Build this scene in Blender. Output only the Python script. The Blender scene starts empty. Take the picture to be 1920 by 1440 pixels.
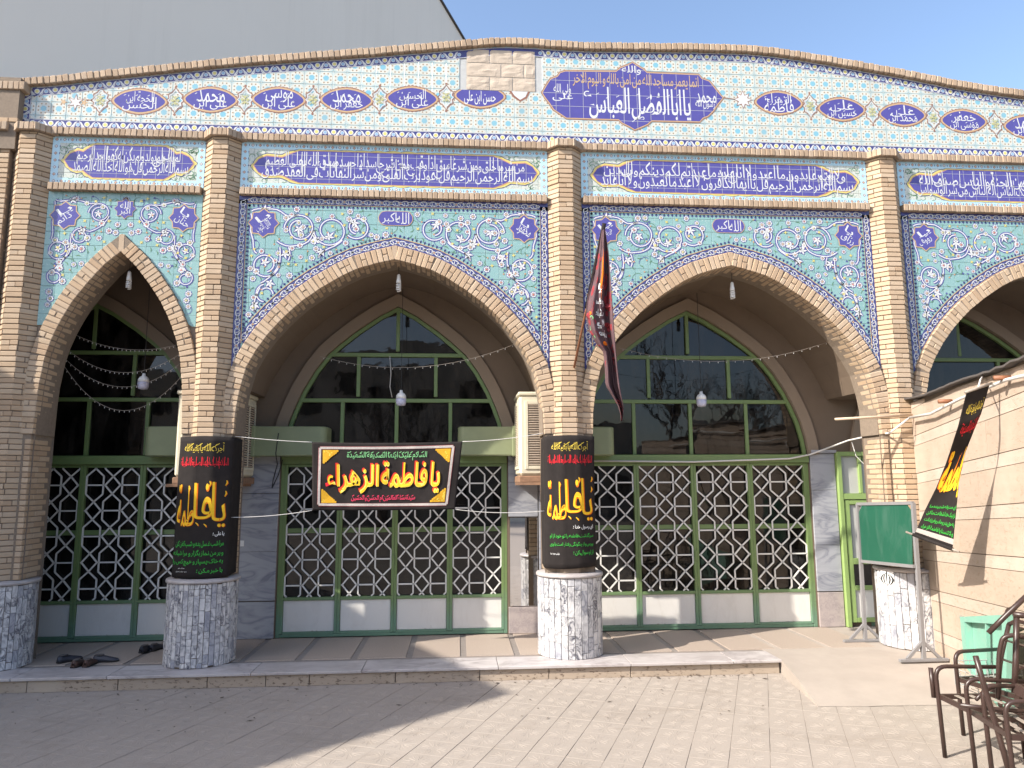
import bpy, math, random, unicodedata
from math import sin, cos, pi, sqrt, atan2, hypot, radians
from mathutils import Vector, Matrix
rng = random.Random(7)
scene = bpy.context.scene
COL = scene.collection

# ------------------------------------------------------------------ camera
YAW, PITCH, ROLL, FPX, EYE = .0761, .1386, -.0051, 1339.86, 2.1
fwd = Vector((sin(YAW)*cos(PITCH), cos(YAW)*cos(PITCH), sin(PITCH)))
rgt = Vector((cos(YAW), -sin(YAW), 0)); upv = rgt.cross(fwd)
r2 = cos(ROLL)*rgt + sin(ROLL)*upv; u2 = -sin(ROLL)*rgt + cos(ROLL)*upv
cam = bpy.data.objects.new('camera', bpy.data.cameras.new('camera')); COL.objects.link(cam)
cam.matrix_world = Matrix(((r2.x, u2.x, -fwd.x, 0), (r2.y, u2.y, -fwd.y, 0), (r2.z, u2.z, -fwd.z, EYE), (0, 0, 0, 1)))
cam.data.sensor_width = 36; cam.data.lens = 36*FPX/1920; cam.data.clip_end = 400; cam.data.clip_start = .05
scene.camera = cam

# ------------------------------------------------------------------ sky, sun, exposure
SUN_AZ = Vector((.915, .403, 0)); TANE = .72
elev = math.atan(TANE)
to_sun = Vector((-.915, -.403, TANE)).normalized()
w = bpy.data.worlds.new('World'); scene.world = w; w.use_nodes = True
nt = w.node_tree; nt.nodes.clear()
sky = nt.nodes.new('ShaderNodeTexSky'); sky.sky_type = 'NISHITA'; sky.sun_disc = False
sky.sun_elevation = elev; sky.sun_rotation = atan2(to_sun.x, to_sun.y)
sky.air_density = 1.1; sky.dust_density = 4.6; sky.ozone_density = 1.0; sky.altitude = 1100
bg = nt.nodes.new('ShaderNodeBackground'); bg.inputs[1].default_value = .15
wo = nt.nodes.new('ShaderNodeOutputWorld')
nt.links.new(sky.outputs[0], bg.inputs[0]); nt.links.new(bg.outputs[0], wo.inputs[0])
sl = bpy.data.lights.new('sun', 'SUN'); sl.energy = 3.9; sl.angle = radians(.53); sl.color = (1, .93, .83)
so = bpy.data.objects.new('sun', sl); COL.objects.link(so)
so.rotation_euler = to_sun.to_track_quat('Z', 'Y').to_euler(); so.location = (-20, -20, 30)
vs = scene.view_settings; vs.view_transform = 'Standard'; vs.look = 'None'; vs.gamma = 1; vs.exposure = 1.14
scene.cycles.max_bounces = 8; scene.cycles.diffuse_bounces = 4

def ray(u, v): return fwd + r2*((u-960)/FPX) + u2*((720-v)/FPX)
def at(u, v, Y):
    d = ray(u, v); return Vector((0, 0, EYE)) + d*(Y/d.y)
def atz(u, v, Z):
    d = ray(u, v); return Vector((0, 0, EYE)) + d*((Z-EYE)/d.z)
def atn(u, v, p0, n):
    d = ray(u, v); o = Vector((0, 0, EYE)); return o + d*((p0-o).dot(n)/d.dot(n))

# ------------------------------------------------------------------ materials
class NT:
    def __init__(s, name):
        s.m = bpy.data.materials.new(name); s.m.use_nodes = True; s.t = s.m.node_tree
        s.t.nodes.clear(); s.out = s.n('OutputMaterial'); s.b = s.n('BsdfPrincipled')
        s.t.links.new(s.b.outputs[0], s.out.inputs[0])
    def n(s, k, **kw):
        n = s.t.nodes.new('ShaderNode'+k)
        for a, b in kw.items(): setattr(n, a, b)
        return n
    def put(s, i, v):
        if v is None: return
        if hasattr(v, 'node'): s.t.links.new(v, i)
        elif isinstance(v, (tuple, list)) and i.type == 'RGBA': i.default_value = (*v[:3], 1)
        else: i.default_value = v
    def math(s, op, a, b=None, c=None):
        n = s.n('Math', operation=op)
        for i, v in enumerate((a, b, c)):
            if v is not None: s.put(n.inputs[i], v)
        return n.outputs[0]
    def mix(s, f, a, b, mode='MIX'):
        n = s.n('Mix', data_type='RGBA', blend_type=mode)
        s.put(n.inputs[0], f); s.put(n.inputs[6], a); s.put(n.inputs[7], b); return n.outputs[2]
    def ramp(s, f, pts):
        n = s.n('ValToRGB'); s.put(n.inputs[0], f); cr = n.color_ramp
        while len(cr.elements) < len(pts): cr.elements.new(.5)
        for e, (p, c) in zip(cr.elements, pts): e.position = p; e.color = (*c, 1) if len(c) == 3 else c
        return n.outputs[0]
    def pos(s): return s.n('NewGeometry').outputs['Position']
    def objc(s): return s.n('TexCoord').outputs['Object']
    def rnd(s): return s.n('ObjectInfo').outputs['Random']
    def noise(s, vec, scale, detail=4, rough=.55, dist=0, w=None):
        n = s.n('TexNoise'); n.noise_dimensions = '4D' if w is not None else '3D'
        s.put(n.inputs['Vector'], vec); n.inputs['Scale'].default_value = scale; n.inputs['Detail'].default_value = detail
        n.inputs['Roughness'].default_value = rough; n.inputs['Distortion'].default_value = dist
        if w is not None: s.put(n.inputs['W'], w)
        return n.outputs[0]
    def scalev(s, v, sc):
        n = s.n('Mapping'); s.put(n.inputs[0], v); n.inputs['Scale'].default_value = sc; return n.outputs[0]
    def bump(s, h, strength=.3, dist=.01):
        n = s.n('Bump'); n.inputs['Strength'].default_value = strength; n.inputs['Distance'].default_value = dist
        s.put(n.inputs['Height'], h); s.t.links.new(n.outputs[0], s.b.inputs['Normal'])
    def done(s, col=None, rough=.6, metal=0, spec=None, **kw):
        s.put(s.b.inputs['Base Color'], col); s.put(s.b.inputs['Roughness'], rough); s.b.inputs['Metallic'].default_value = metal
        if spec is not None: s.b.inputs['Specular IOR Level'].default_value = spec
        return s.m
M = {}
def plain(name, col, rough=.6, metal=0, var=.12, scale=9, bump=0, spec=None):
    k = NT(name); p = k.pos(); f = k.noise(p, scale, 5)
    c = k.mix(f, tuple(x*(1-var) for x in col), tuple(min(1, x*(1+var)) for x in col))
    if bump: k.bump(k.noise(p, scale*6, 4), bump, .004)
    M[name] = k.done(c, rough, metal, spec); return M[name]
def brickmat(name, lo, mid, hi, dirt=.5):
    k = NT(name); p = k.pos(); r = k.rnd()
    c = k.ramp(r, [(0, lo), (.45, mid), (.8, hi), (1, tuple(x*.86 for x in hi))])
    c = k.mix(k.math('MULTIPLY', k.noise(p, 38, 5, .65), .38), c, tuple(x*.68 for x in mid))
    d = k.ramp(k.noise(p, 2.2, 6, .7), [(.52, (0, 0, 0)), (.8, (1, 1, 1))])
    c = k.mix(k.math('MULTIPLY', d, dirt), c, (.22, .17, .13))
    k.bump(k.noise(p, 120, 4, .7), .35, .004)
    M[name] = k.done(c, .85, spec=.25); return M[name]
brickmat('brick', (.42, .298, .198), (.482, .358, .242), (.53, .41, .295), .3)
brickmat('cap_brick', (.345, .255, .18), (.415, .31, .22), (.475, .37, .275), .4)
plain('mortar', (.21, .165, .125), .95, var=.3, scale=30, bump=.4)
plain('grout', (.42, .43, .43), .9, var=.15, scale=20)
plain('blue_glaze', (.078, .070, .275), .22, var=.16, scale=14, spec=.5)
plain('navy_glaze', (.052, .056, .185), .24, var=.2, scale=14, spec=.5)
plain('white_glaze', (.58, .59, .60), .25, var=.05)
plain('yellow_glaze', (.58, .50, .15), .3, var=.2, scale=30)
plain('gold_glaze', (.47, .32, .18), .3, var=.15, scale=30)
plain('brown_glaze', (.25, .12, .08), .3, var=.2)
plain('sky_glaze', (.24, .38, .55), .25, var=.14, scale=16)
plain('orange_glaze', (.5, .26, .14), .3, var=.2)
plain('olive_glaze', (.40, .40, .20), .3, var=.2, scale=20)
plain('green_glaze', (.10, .22, .12), .3, var=.3, scale=20)
plain('red_glaze', (.5, .08, .06), .3)
def spandreltile():
    k = NT('turquoise_tile'); p = k.pos()
    c = k.mix(k.noise(p, 3.2, 5), (.175, .335, .335), (.275, .425, .42))
    c = k.mix(k.math('MULTIPLY', k.rnd(), .30), c, (.18, .36, .35))
    n = k.noise(p, 42, 3, .6)
    c = k.mix(k.ramp(n, [(.60, (0, 0, 0)), (.66, (.8, .8, .8))]), c, (.45, .52, .51))
    n2 = k.noise(k.scalev(p, (1.3, 1, 1)), 55, 2, .5, w=3.3)
    c = k.mix(k.ramp(n2, [(.66, (0, 0, 0)), (.71, (.7, .7, .7))]), c, (.10, .22, .16))
    M['turquoise_tile'] = k.done(c, .22)
spandreltile()
TP = .176
def starfield():
    k = NT('star_tile'); s = k.n('SeparateXYZ'); k.put(s.inputs[0], k.pos())
    fx = k.math('SUBTRACT', k.math('FRACT', k.math('DIVIDE', k.math('ADD', s.outputs[0], 50*TP), TP)), .5)
    fz = k.math('SUBTRACT', k.math('FRACT', k.math('DIVIDE', k.math('SUBTRACT', s.outputs[2], 6.36), TP)), .5)
    r = k.math('SQRT', k.math('ADD', k.math('MULTIPLY', fx, fx), k.math('MULTIPLY', fz, fz)))
    th = k.math('ARCTAN2', fz, fx)
    c = k.mix(k.noise(k.pos(), 6, 4), (.535, .535, .475), (.585, .59, .535))
    ax, az = k.math('ABSOLUTE', fx), k.math('ABSOLUTE', fz)
    edge = k.math('GREATER_THAN', k.math('MAXIMUM', ax, az), .458)
    c = k.mix(k.math('MULTIPLY', edge, .7), c, (.33, .47, .51))
    dg = k.math('ABSOLUTE', k.math('SUBTRACT', k.math('ADD', ax, az), .72))
    c = k.mix(k.math('MULTIPLY', k.math('LESS_THAN', dg, .030), .7), c, (.30, .45, .50))
    rg = k.math('LESS_THAN', k.math('ABSOLUTE', k.math('SUBTRACT', r, .285)), .016)
    c = k.mix(k.math('MULTIPLY', rg, .5), c, (.34, .46, .48))
    cxn, czn = k.math('SUBTRACT', .5, ax), k.math('SUBTRACT', .5, az)
    cr_ = k.math('SQRT', k.math('ADD', k.math('MULTIPLY', cxn, cxn), k.math('MULTIPLY', czn, czn)))
    c = k.mix(k.math('MULTIPLY', k.math('LESS_THAN', cr_, .15), .75), c, (.27, .43, .48))
    c = k.mix(k.math('LESS_THAN', cr_, .06), c, (.5, .52, .48))
    st = k.math('LESS_THAN', k.math('ADD', r, k.math('MULTIPLY', k.math('COSINE', k.math('MULTIPLY', th, 8)), .02)), .205)
    c = k.mix(st, c, (.18, .41, .52))
    a = k.math('SUBTRACT', k.math('MODULO', k.math('ADD', th, 4*pi), pi/4), pi/8)
    dx = k.math('SUBTRACT', k.math('MULTIPLY', r, k.math('COSINE', a)), .36); dz = k.math('MULTIPLY', r, k.math('SINE', a))
    dd = k.math('ADD', k.math('MULTIPLY', dx, dx), k.math('MULTIPLY', dz, dz))
    c = k.mix(k.math('LESS_THAN', dd, .0030), c, (.27, .17, .09))
    c = k.mix(k.math('MULTIPLY', k.rnd(), .16), c, (.36, .37, .33)); c = k.mix(k.math('MULTIPLY', k.ramp(k.noise(k.scalev(k.pos(), (1.5, 1, .4)), 2.2, 6, .7), [(.5, (0, 0, 0)), (.75, (1, 1, 1))]), .28), c, (.30, .27, .22))
    M['star_tile'] = k.done(c, .24)
starfield()
def creamtile():
    k = NT('floral_tile'); p = k.pos()
    c = k.mix(k.noise(p, 60, 3), (.47, .50, .44), (.56, .58, .53))
    n = k.noise(p, 34, 3, .55, 1.5)
    c = k.mix(k.ramp(n, [(.57, (0, 0, 0)), (.62, (.85, .85, .85))]), c, (.22, .33, .30))
    c = k.mix(k.ramp(k.noise(p, 70, 2, .5, w=2.), [(.62, (0, 0, 0)), (.66, (.8, .8, .8))]), c, (.28, .42, .52))
    M['floral_tile'] = k.done(c, .25)
creamtile()
def marble(name, base, vein, scale, dens=.5, rough=.3, stretch=(1, 1, 1), rnd=True, tint=None):
    k = NT(name); o = k.pos()
    n = k.n('Mapping'); k.put(n.inputs[0], o); n.inputs['Scale'].default_value = stretch
    if rnd:
        rn = k.n('CombineXYZ'); rr = k.rnd(); k.put(rn.inputs[0], k.math('MULTIPLY', rr, 37.)); k.put(rn.inputs[2], k.math('MULTIPLY', rr, 91.))
        k.put(n.inputs['Location'], rn.outputs[0])
    v = n.outputs[0]
    nz = k.noise(v, scale, 3, .5, 1.6)
    vv = k.math('ABSOLUTE', k.math('SUBTRACT', nz, .5))
    f = k.ramp(vv, [(0, (1, 1, 1)), (.025*dens*2, (.55, .55, .55)), (.09*dens*2, (0, 0, 0))])
    cl = k.noise(v, scale*.7, 4, .5, .5, w=4.)
    f = k.math('MULTIPLY', f, k.ramp(cl, [(.35, (.15, .15, .15)), (.6, (1, 1, 1))]))
    c = k.mix(f, base, vein)
    if rnd: c = k.mix(k.ramp(k.rnd(), [(.0, (.04, .04, .04)), (.70, (.10, .10, .10)), (.84, (.40, .40, .40)), (1, (.75, .75, .75))]), c, tint or tuple(x*.62 for x in base))
    M[name] = k.done(c, rough)
marble('mosaic_marble', (.66, .65, .645), (.03, .032, .055), 10, .85, .35, (1, 1, .6), True, (.27, .28, .33))
marble('grey_marble', (.37, .38, .41), (.20, .21, .25), 2.6, .6, .3, (.5, .5, 1.9), False)
marble('slab_marble', (.50, .465, .455), (.27, .24, .235), 4, 1.0, .4, (.6, 1, 1), True, (.42, .38, .36))
marble('pink_granite', (.42, .36, .34), (.30, .26, .26), 14, 1., .4, (1, 1, 1), False)
def travertine(name, col, hole):
    k = NT(name); p = k.pos()
    c = k.mix(k.noise(k.scalev(p, (1, 1, 6)), 2.5, 5), tuple(x*.86 for x in col), tuple(min(1, x*1.1) for x in col))
    c = k.mix(k.math('MULTIPLY', k.rnd(), .22), c, tuple(x*.8 for x in col))
    h = k.ramp(k.noise(k.scalev(p, (.6, .6, 1.3)), 30, 5, .65), [(.56, (0, 0, 0)), (.63, (1, 1, 1))])
    big = k.ramp(k.noise(p, 1.4, 4), [(.36, (0, 0, 0)), (.52, (1, 1, 1))])
    f = k.math('MULTIPLY', h, big)
    c = k.mix(k.math('MULTIPLY', f, .9), c, hole)
    c = k.mix(k.math('MULTIPLY', big, .22), c, (.26, .18, .12))
    k.bump(k.math('SUBTRACT', 1, f), .5, .006)
    M[name] = k.done(c, .75)
travertine('riser_stone', (.43, .355, .28), (.075, .05, .036))
travertine('wall_stone', (.49, .395, .315), (.46, .35, .26))
travertine('strip_stone', (.535, .445, .37), (.5, .4, .3))
def pavermat():
    k = NT('paver'); p = k.pos()
    c = k.mix(k.noise(p, 1.1, 6, .65), (.315, .275, .238), (.39, .345, .302))
    c = k.mix(k.math('MULTIPLY', k.rnd(), .16), c, (.30, .265, .23))
    c = k.mix(k.ramp(k.noise(p, 90, 4, .7), [(.4, (.25, .25, .25)), (.62, (0, 0, 0))]), c, (.22, .19, .16))
    d = k.ramp(k.noise(k.scalev(p, (.8, 1.6, 1)), 1.3, 7, .72, 1.2), [(.53, (0, 0, 0)), (.74, (.5, .5, .5))])
    c = k.mix(d, c, (.22, .185, .15))
    k.bump(k.noise(p, 160, 4, .7), .25, .003)
    M['paver'] = k.done(c, .9, spec=.2)
pavermat()
plain('joint_sand', (.27, .232, .197), .95, var=.3, scale=20, bump=.4)
plain('concrete', (.345, .30, .26), .92, var=.2, scale=3, bump=.5)
plain('rough_plaster', (.47, .395, .32), .95, var=.25, scale=8, bump=.9)
plain('terrazzo', (.36, .295, .245), .6, var=.3, scale=60)
plain('dark_stone', (.235, .205, .185), .5, var=.3, scale=20)
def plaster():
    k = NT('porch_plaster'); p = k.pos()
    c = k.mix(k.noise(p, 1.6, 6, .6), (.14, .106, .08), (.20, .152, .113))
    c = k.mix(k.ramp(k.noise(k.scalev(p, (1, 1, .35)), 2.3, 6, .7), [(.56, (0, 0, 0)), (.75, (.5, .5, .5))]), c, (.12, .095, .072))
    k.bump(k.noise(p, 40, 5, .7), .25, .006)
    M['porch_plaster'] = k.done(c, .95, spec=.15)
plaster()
plain('band_plaster', (.245, .19, .14), .95, var=.12, scale=3)
plain('render_wall', (.82, .69, .565), .95, var=.07, scale=.5, bump=.15)
def renderwall():
    k = NT('render_wall'); p = k.pos()
    c = k.mix(k.noise(p, .35, 6, .6), (.83, .72, .61), (.90, .785, .67))
    st = k.ramp(k.noise(k.scalev(p, (1, 1, .06)), 1.6, 6, .7), [(.52, (0, 0, 0)), (.75, (1, 1, 1))])
    c = k.mix(k.math('MULTIPLY', st, .13), c, (.45, .36, .28))
    k.bump(k.noise(p, 9, 5, .7), .15, .01)
    M['render_wall'] = k.done(c, .95)
renderwall()
plain('far_render', (.5, .44, .36), .95, var=.1, scale=.6)
def greenpaint():
    k = NT('green_paint'); p = k.pos(); s = k.n('SeparateXYZ'); k.put(s.inputs[0], p)
    lo = k.ramp(k.math('ADD', s.outputs[2], k.math('MULTIPLY', k.noise(p, 3, 4), .5)), [(.55, (.15, .26, .185)), (1.0, (.175, .25, .095))])
    c = k.mix(k.noise(p, 25, 5), lo, k.mix(.35, lo, (.05, .11, .03)))
    c = k.mix(k.ramp(k.noise(p, 18, 6, .75), [(.66, (0, 0, 0)), (.7, (.8, .8, .8))]), c, (.12, .075, .045))
    M['green_paint'] = k.done(c, .45)
greenpaint()
plain('lime_paint', (.255, .365, .125), .45, var=.12, scale=12)
plain('duct_paint', (.235, .265, .145), .5, var=.15, scale=5)
plain('grille_paint', (.72, .705, .665), .5, var=.12, scale=25)
def worn(name, col, dirt, rough, scale, amount, foot=None):
    """paint with scuffs and smears, rusted along its foot when foot is a height"""
    k = NT(name); p = k.pos()
    c = k.mix(k.noise(p, scale*.3, 5), tuple(x*.9 for x in col), tuple(min(1, x*1.06) for x in col))
    sm = k.ramp(k.noise(k.scalev(p, (1, 1, .35)), scale, 6, .72, .8), [(.5, (0, 0, 0)), (.78, (1, 1, 1))])
    c = k.mix(k.math('MULTIPLY', sm, amount), c, dirt)
    if foot:
        sp = k.n('SeparateXYZ'); k.put(sp.inputs[0], p)
        h = k.math('ADD', k.math('DIVIDE', k.math('SUBTRACT', sp.outputs[2], foot), .16), k.math('MULTIPLY', k.math('SUBTRACT', k.noise(p, 16, 6, .75), .5), 2.2))
        c = k.mix(k.ramp(h, [(.0, (.85, .85, .85)), (.22, (0, 0, 0))]), c, (.20, .105, .055))
    M[name] = k.done(c, rough)
worn('white_panel', (.69, .67, .63), (.40, .35, .29), .42, 5, .30, .165)
worn('board_green', (.0145, .090, .055), (.10, .17, .14), .45, 5, .45)
worn('mint_paint', (.20, .42, .33), (.33, .36, .31), .5, 14, .5)
plain('cooler_cream', (.60, .55, .42), .55, var=.14, scale=10)
plain('cooler_rust', (.26, .15, .09), .8, var=.5, scale=25)
plain('louvre', (.40, .33, .26), .7, var=.3, scale=40)
plain('dark_gap', (.02, .017, .015), .9)
plain('black_cloth', (.026, .022, .021), .9, var=.3, scale=12, spec=.15)
plain('flag_cloth', (.115, .07, .078), .85, var=.45, scale=9, spec=.15)
plain('flag_red', (.25, .04, .048), .85, var=.5, scale=30, spec=.15)
plain('silver_trim', (.42, .38, .35), .7, var=.45, scale=90)
plain('print_yellow', (.86, .52, .03), .75, var=.15, scale=30, spec=.15)
plain('print_light', (.95, .78, .16), .75, var=.05, spec=.15)
plain('print_orange', (.75, .17, .015), .75, var=.2, scale=30, spec=.15)
plain('print_red', (.70, .025, .04), .75, var=.15, spec=.15)
plain('print_pink', (.72, .05, .12), .75, spec=.15)
plain('print_green', (.05, .40, .06), .75, spec=.15)
plain('print_pale_green', (.20, .50, .22), .75, spec=.15)
plain('print_white', (.78, .78, .76), .75, spec=.15)
plain('print_gold', (.58, .32, .025), .75, var=.3, scale=60, spec=.15)
plain('print_dull_yellow', (.66, .50, .08), .75, spec=.15)
plain('wood_rod', (.24, .10, .05), .6, var=.3, scale=30)
plain('pale_stick', (.55, .42, .30), .6, var=.2)
plain('white_plastic', (.75, .75, .74), .35, var=.04)
plain('lamp_lower', (.50, .50, .62), .3, var=.04)
plain('cable_white', (.62, .60, .57), .6)
plain('cable_black', (.02, .02, .02), .6)
plain('chair_brown', (.042, .024, .020), .36, var=.35, scale=22)
plain('worn_steel', (.30, .26, .22), .5, var=.4, scale=30)
plain('stand_paint', (.215, .21, .215), .4, var=.12, scale=12)
plain('paper', (.82, .82, .82), .8)
plain('ink', (.02, .02, .02), .7)
plain('shoe_dark', (.03, .03, .04), .5, var=.3)
plain('shoe_brown', (.075, .04, .03), .5, var=.3)
plain('bark', (.085, .066, .052), .95, var=.35, scale=12, bump=.8)
plain('evergreen', (.04, .075, .03), .8, var=.4, scale=2)
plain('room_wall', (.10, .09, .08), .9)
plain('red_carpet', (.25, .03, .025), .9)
plain('mesh_wire', (.35, .36, .35), .5)
plain('lead_edge', (.09, .08, .075), .8)
def glass(name, tint, rough=.02):
    k = NT(name); tr = k.n('BsdfTransparent'); tr.inputs[0].default_value = (*tint, 1)
    gl = k.n('BsdfGlossy'); gl.inputs[0].default_value = (.95, .95, .97, 1); gl.inputs['Roughness'].default_value = rough
    fr = k.n('Fresnel'); fr.inputs[0].default_value = 1.5
    b = k.n('Bump'); b.inputs['Strength'].default_value = .11; b.inputs['Distance'].default_value = .02
    k.put(b.inputs['Height'], k.noise(k.pos(), 1.7, 3)); k.t.links.new(b.outputs[0], gl.inputs['Normal'])
    mx = k.n('MixShader'); k.t.links.new(fr.outputs[0], mx.inputs[0]); k.t.links.new(tr.outputs[0], mx.inputs[1]); k.t.links.new(gl.outputs[0], mx.inputs[2])
    du = k.n('BsdfDiffuse'); du.inputs[0].default_value = (.35, .31, .27, 1); m2 = k.n('MixShader')
    k.put(m2.inputs[0], k.math('MULTIPLY', k.ramp(k.noise(k.scalev(k.pos(), (1, 1, .3)), 7, 5, .7), [(.4, (0, 0, 0)), (.8, (1, 1, 1))]), .10))
    k.t.links.new(mx.outputs[0], m2.inputs[1]); k.t.links.new(du.outputs[0], m2.inputs[2])
    k.t.links.new(m2.outputs[0], k.out.inputs[0]); M[name] = k.m
glass('window_glass', (.16, .16, .18))
k = NT('frosted_glass'); M['frosted_glass'] = k.done(k.mix(k.noise(k.pos(), 4, 4), (.42, .43, .40), (.5, .5, .47)), .35)
k = NT('mirror'); M['mirror'] = k.done((.75, .75, .76), .03, 1)

# ------------------------------------------------------------------ builders
def link(name, mesh, parent=None, loc=None):
    o = bpy.data.objects.new(name, mesh); COL.objects.link(o)
    if parent is not None: o.parent = parent
    if loc is not None: o.location = loc
    return o
def tag(o, label=None, cat=None, group=None, kind=None):
    for k_, v_ in (('label', label), ('category', cat), ('group', group), ('kind', kind)):
        if v_: o[k_] = v_
    return o
def thing(name, label, cat, loc=(0, 0, 0), group=None):
    o = bpy.data.objects.new(name, None); COL.objects.link(o); o.location = loc; o.empty_display_size = .2
    return tag(o, label, cat, group)
class MB:
    def __init__(s): s.v = []; s.f = []
    def face(s, pts): n = len(s.v); s.v += [tuple(p) for p in pts]; s.f.append(tuple(range(n, n+len(pts))))
    def add(s, vs, fs): n = len(s.v); s.v += [tuple(p) for p in vs]; s.f += [tuple(i+n for i in f) for f in fs]
    def box(s, c, d, rot=None, ch=0):
        hx, hy, hz = d[0]/2, d[1]/2, d[2]/2
        if ch <= 0:
            vs = [Vector((x*hx, y*hy, z*hz)) for x in (-1, 1) for y in (-1, 1) for z in (-1, 1)]
            fs = [(0, 1, 3, 2), (4, 6, 7, 5), (0, 4, 5, 1), (2, 3, 7, 6), (0, 2, 6, 4), (1, 5, 7, 3)]
        else:
            vs = []; idx = {}
            for x in (-1, 1):
                for y in (-1, 1):
                    for z in (-1, 1):
                        for a in range(3):
                            h = [hx-ch, hy-ch, hz-ch]; h[a] += ch
                            idx[(x, y, z, a)] = len(vs); vs.append(Vector((x*h[0], y*h[1], z*h[2])))
            fs = []
            for a in range(3):
                b, c_ = (a+1) % 3, (a+2) % 3
                for sg in (-1, 1):
                    q = []
                    for sb, sc in ((-1, -1), (1, -1), (1, 1), (-1, 1)):
                        t = [0, 0, 0]; t[a] = sg; t[b] = sb; t[c_] = sc; q.append(idx[(*t, a)])
                    fs.append(tuple(q if sg > 0 else q[::-1]))
            for a in range(3):
                b, c_ = (a+1) % 3, (a+2) % 3
                for sb in (-1, 1):
                    for sc in (-1, 1):
                        q = []
                        for sg, w_ in ((-1, b), (1, b), (1, c_), (-1, c_)):
                            t = [0, 0, 0]; t[a] = sg; t[b] = sb; t[c_] = sc; q.append(idx[(*t, w_)])
                        fs.append(tuple(q if sb*sc < 0 else q[::-1]))
            for x in (-1, 1):
                for y in (-1, 1):
                    for z in (-1, 1):
                        q = [idx[(x, y, z, a)] for a in range(3)]; fs.append(tuple(q if x*y*z > 0 else q[::-1]))
        if rot is not None: vs = [rot @ p for p in vs]
        c = Vector(c); s.add([p+c for p in vs], fs); return s
    def bar(s, a, b, w_, h_=None, up=Vector((0, 0, 1))):
        a, b = Vector(a), Vector(b); d = b-a; L = d.length
        if L < 1e-5: return s
        x = d/L; y = up.cross(x)
        if y.length < 1e-4: y = Vector((0, 1, 0)).cross(x)
        y.normalize(); z = x.cross(y)
        return s.box((a+b)/2, (L, w_, h_ or w_), Matrix((x, y, z)).transposed())
    def tube(s, pts, r, n=8, cap=True, closed=False):
        pts = [Vector(p) for p in pts]; N = len(pts); base = len(s.v); prev = None
        rr = r if isinstance(r, (list, tuple)) else [r]*N
        for i, p in enumerate(pts):
            t = (pts[(i+1) % N]-pts[i-1]) if closed else (pts[min(i+1, N-1)]-pts[max(i-1, 0)])
            t.normalize()
            if prev is None:
                a = t.orthogonal().normalized()
            else:
                a = prev - t*prev.dot(t)
                a = a.normalized() if a.length > 1e-6 else t.orthogonal().normalized()
            prev = a; b = t.cross(a)
            for j in range(n):
                th = 2*pi*j/n; s.v.append(tuple(p+(a*cos(th)+b*sin(th))*rr[i]))
        for i in range(N if closed else N-1):
            for j in range(n):
                i2 = (i+1) % N
                s.f.append((base+i*n+j, base+i*n+(j+1) % n, base+i2*n+(j+1) % n, base+i2*n+j))
        if cap and not closed:
            s.f.append(tuple(base+j for j in range(n))[::-1]); s.f.append(tuple(base+(N-1)*n+j for j in range(n)))
        return s
    def lathe(s, prof, n=24, c=(0, 0, 0)):
        base = len(s.v); c = Vector(c)
        for r, z in prof:
            for j in range(n): s.v.append((c.x+r*cos(2*pi*j/n), c.y+r*sin(2*pi*j/n), c.z+z))
        for i in range(len(prof)-1):
            for j in range(n):
                s.f.append((base+i*n+j, base+i*n+(j+1) % n, base+(i+1)*n+(j+1) % n, base+(i+1)*n+j))
        s.f.append(tuple(base+j for j in range(n))[::-1]); s.f.append(tuple(base+(len(prof)-1)*n+j for j in range(n)))
        return s
    def prism(s, poly, z0, z1, ch=0):
        """plan polygon (ccw) extruded in z, its top and bottom edges chamfered"""
        n = len(poly); cx = sum(p[0] for p in poly)/n; cy = sum(p[1] for p in poly)/n
        def ins(p):
            d = hypot(p[0]-cx, p[1]-cy) or 1; k_ = max(0, 1-ch*1.3/d); return (cx+(p[0]-cx)*k_, cy+(p[1]-cy)*k_)
        rings = [(poly, z0), (poly, z1)] if ch <= 0 else [([ins(p) for p in poly], z0), (poly, z0+ch), (poly, z1-ch), ([ins(p) for p in poly], z1)]
        b = len(s.v)
        for P_, z in rings: s.v += [(p[0], p[1], z) for p in P_]
        for i in range(len(rings)-1):
            for j in range(n): s.f.append((b+i*n+j, b+i*n+(j+1) % n, b+(i+1)*n+(j+1) % n, b+(i+1)*n+j))
        s.f.append(tuple(b+j for j in range(n))[::-1]); s.f.append(tuple(b+(len(rings)-1)*n+j for j in range(n)))
        return s
    def plate(s, poly, y0, y1):
        """x,z polygon extruded between depths y0 (front) and y1"""
        n = len(poly); b = len(s.v)
        s.v += [(p[0], y0, p[1]) for p in poly] + [(p[0], y1, p[1]) for p in poly]
        s.f.append(tuple(b+i for i in range(n))); s.f.append(tuple(b+n+i for i in range(n))[::-1])
        for i in range(n): s.f.append((b+i, b+n+i, b+n+(i+1) % n, b+(i+1) % n))
        return s
    def mesh(s, name, mat, smooth=False):
        me = bpy.data.meshes.new(name); me.from_pydata(s.v, [], s.f)
        if mat: me.materials.append(M[mat] if isinstance(mat, str) else mat)
        if smooth: me.polygons.foreach_set('use_smooth', [True]*len(me.polygons))
        me.update(); return me
    def build(s, name, mat, parent=None, smooth=False, loc=None):
        return link(name, s.mesh(name, mat, smooth), parent, loc)
def empty_part(name, parent):
    o = bpy.data.objects.new(name, None); COL.objects.link(o); o.parent = parent; o.empty_display_size = .1; return o

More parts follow.
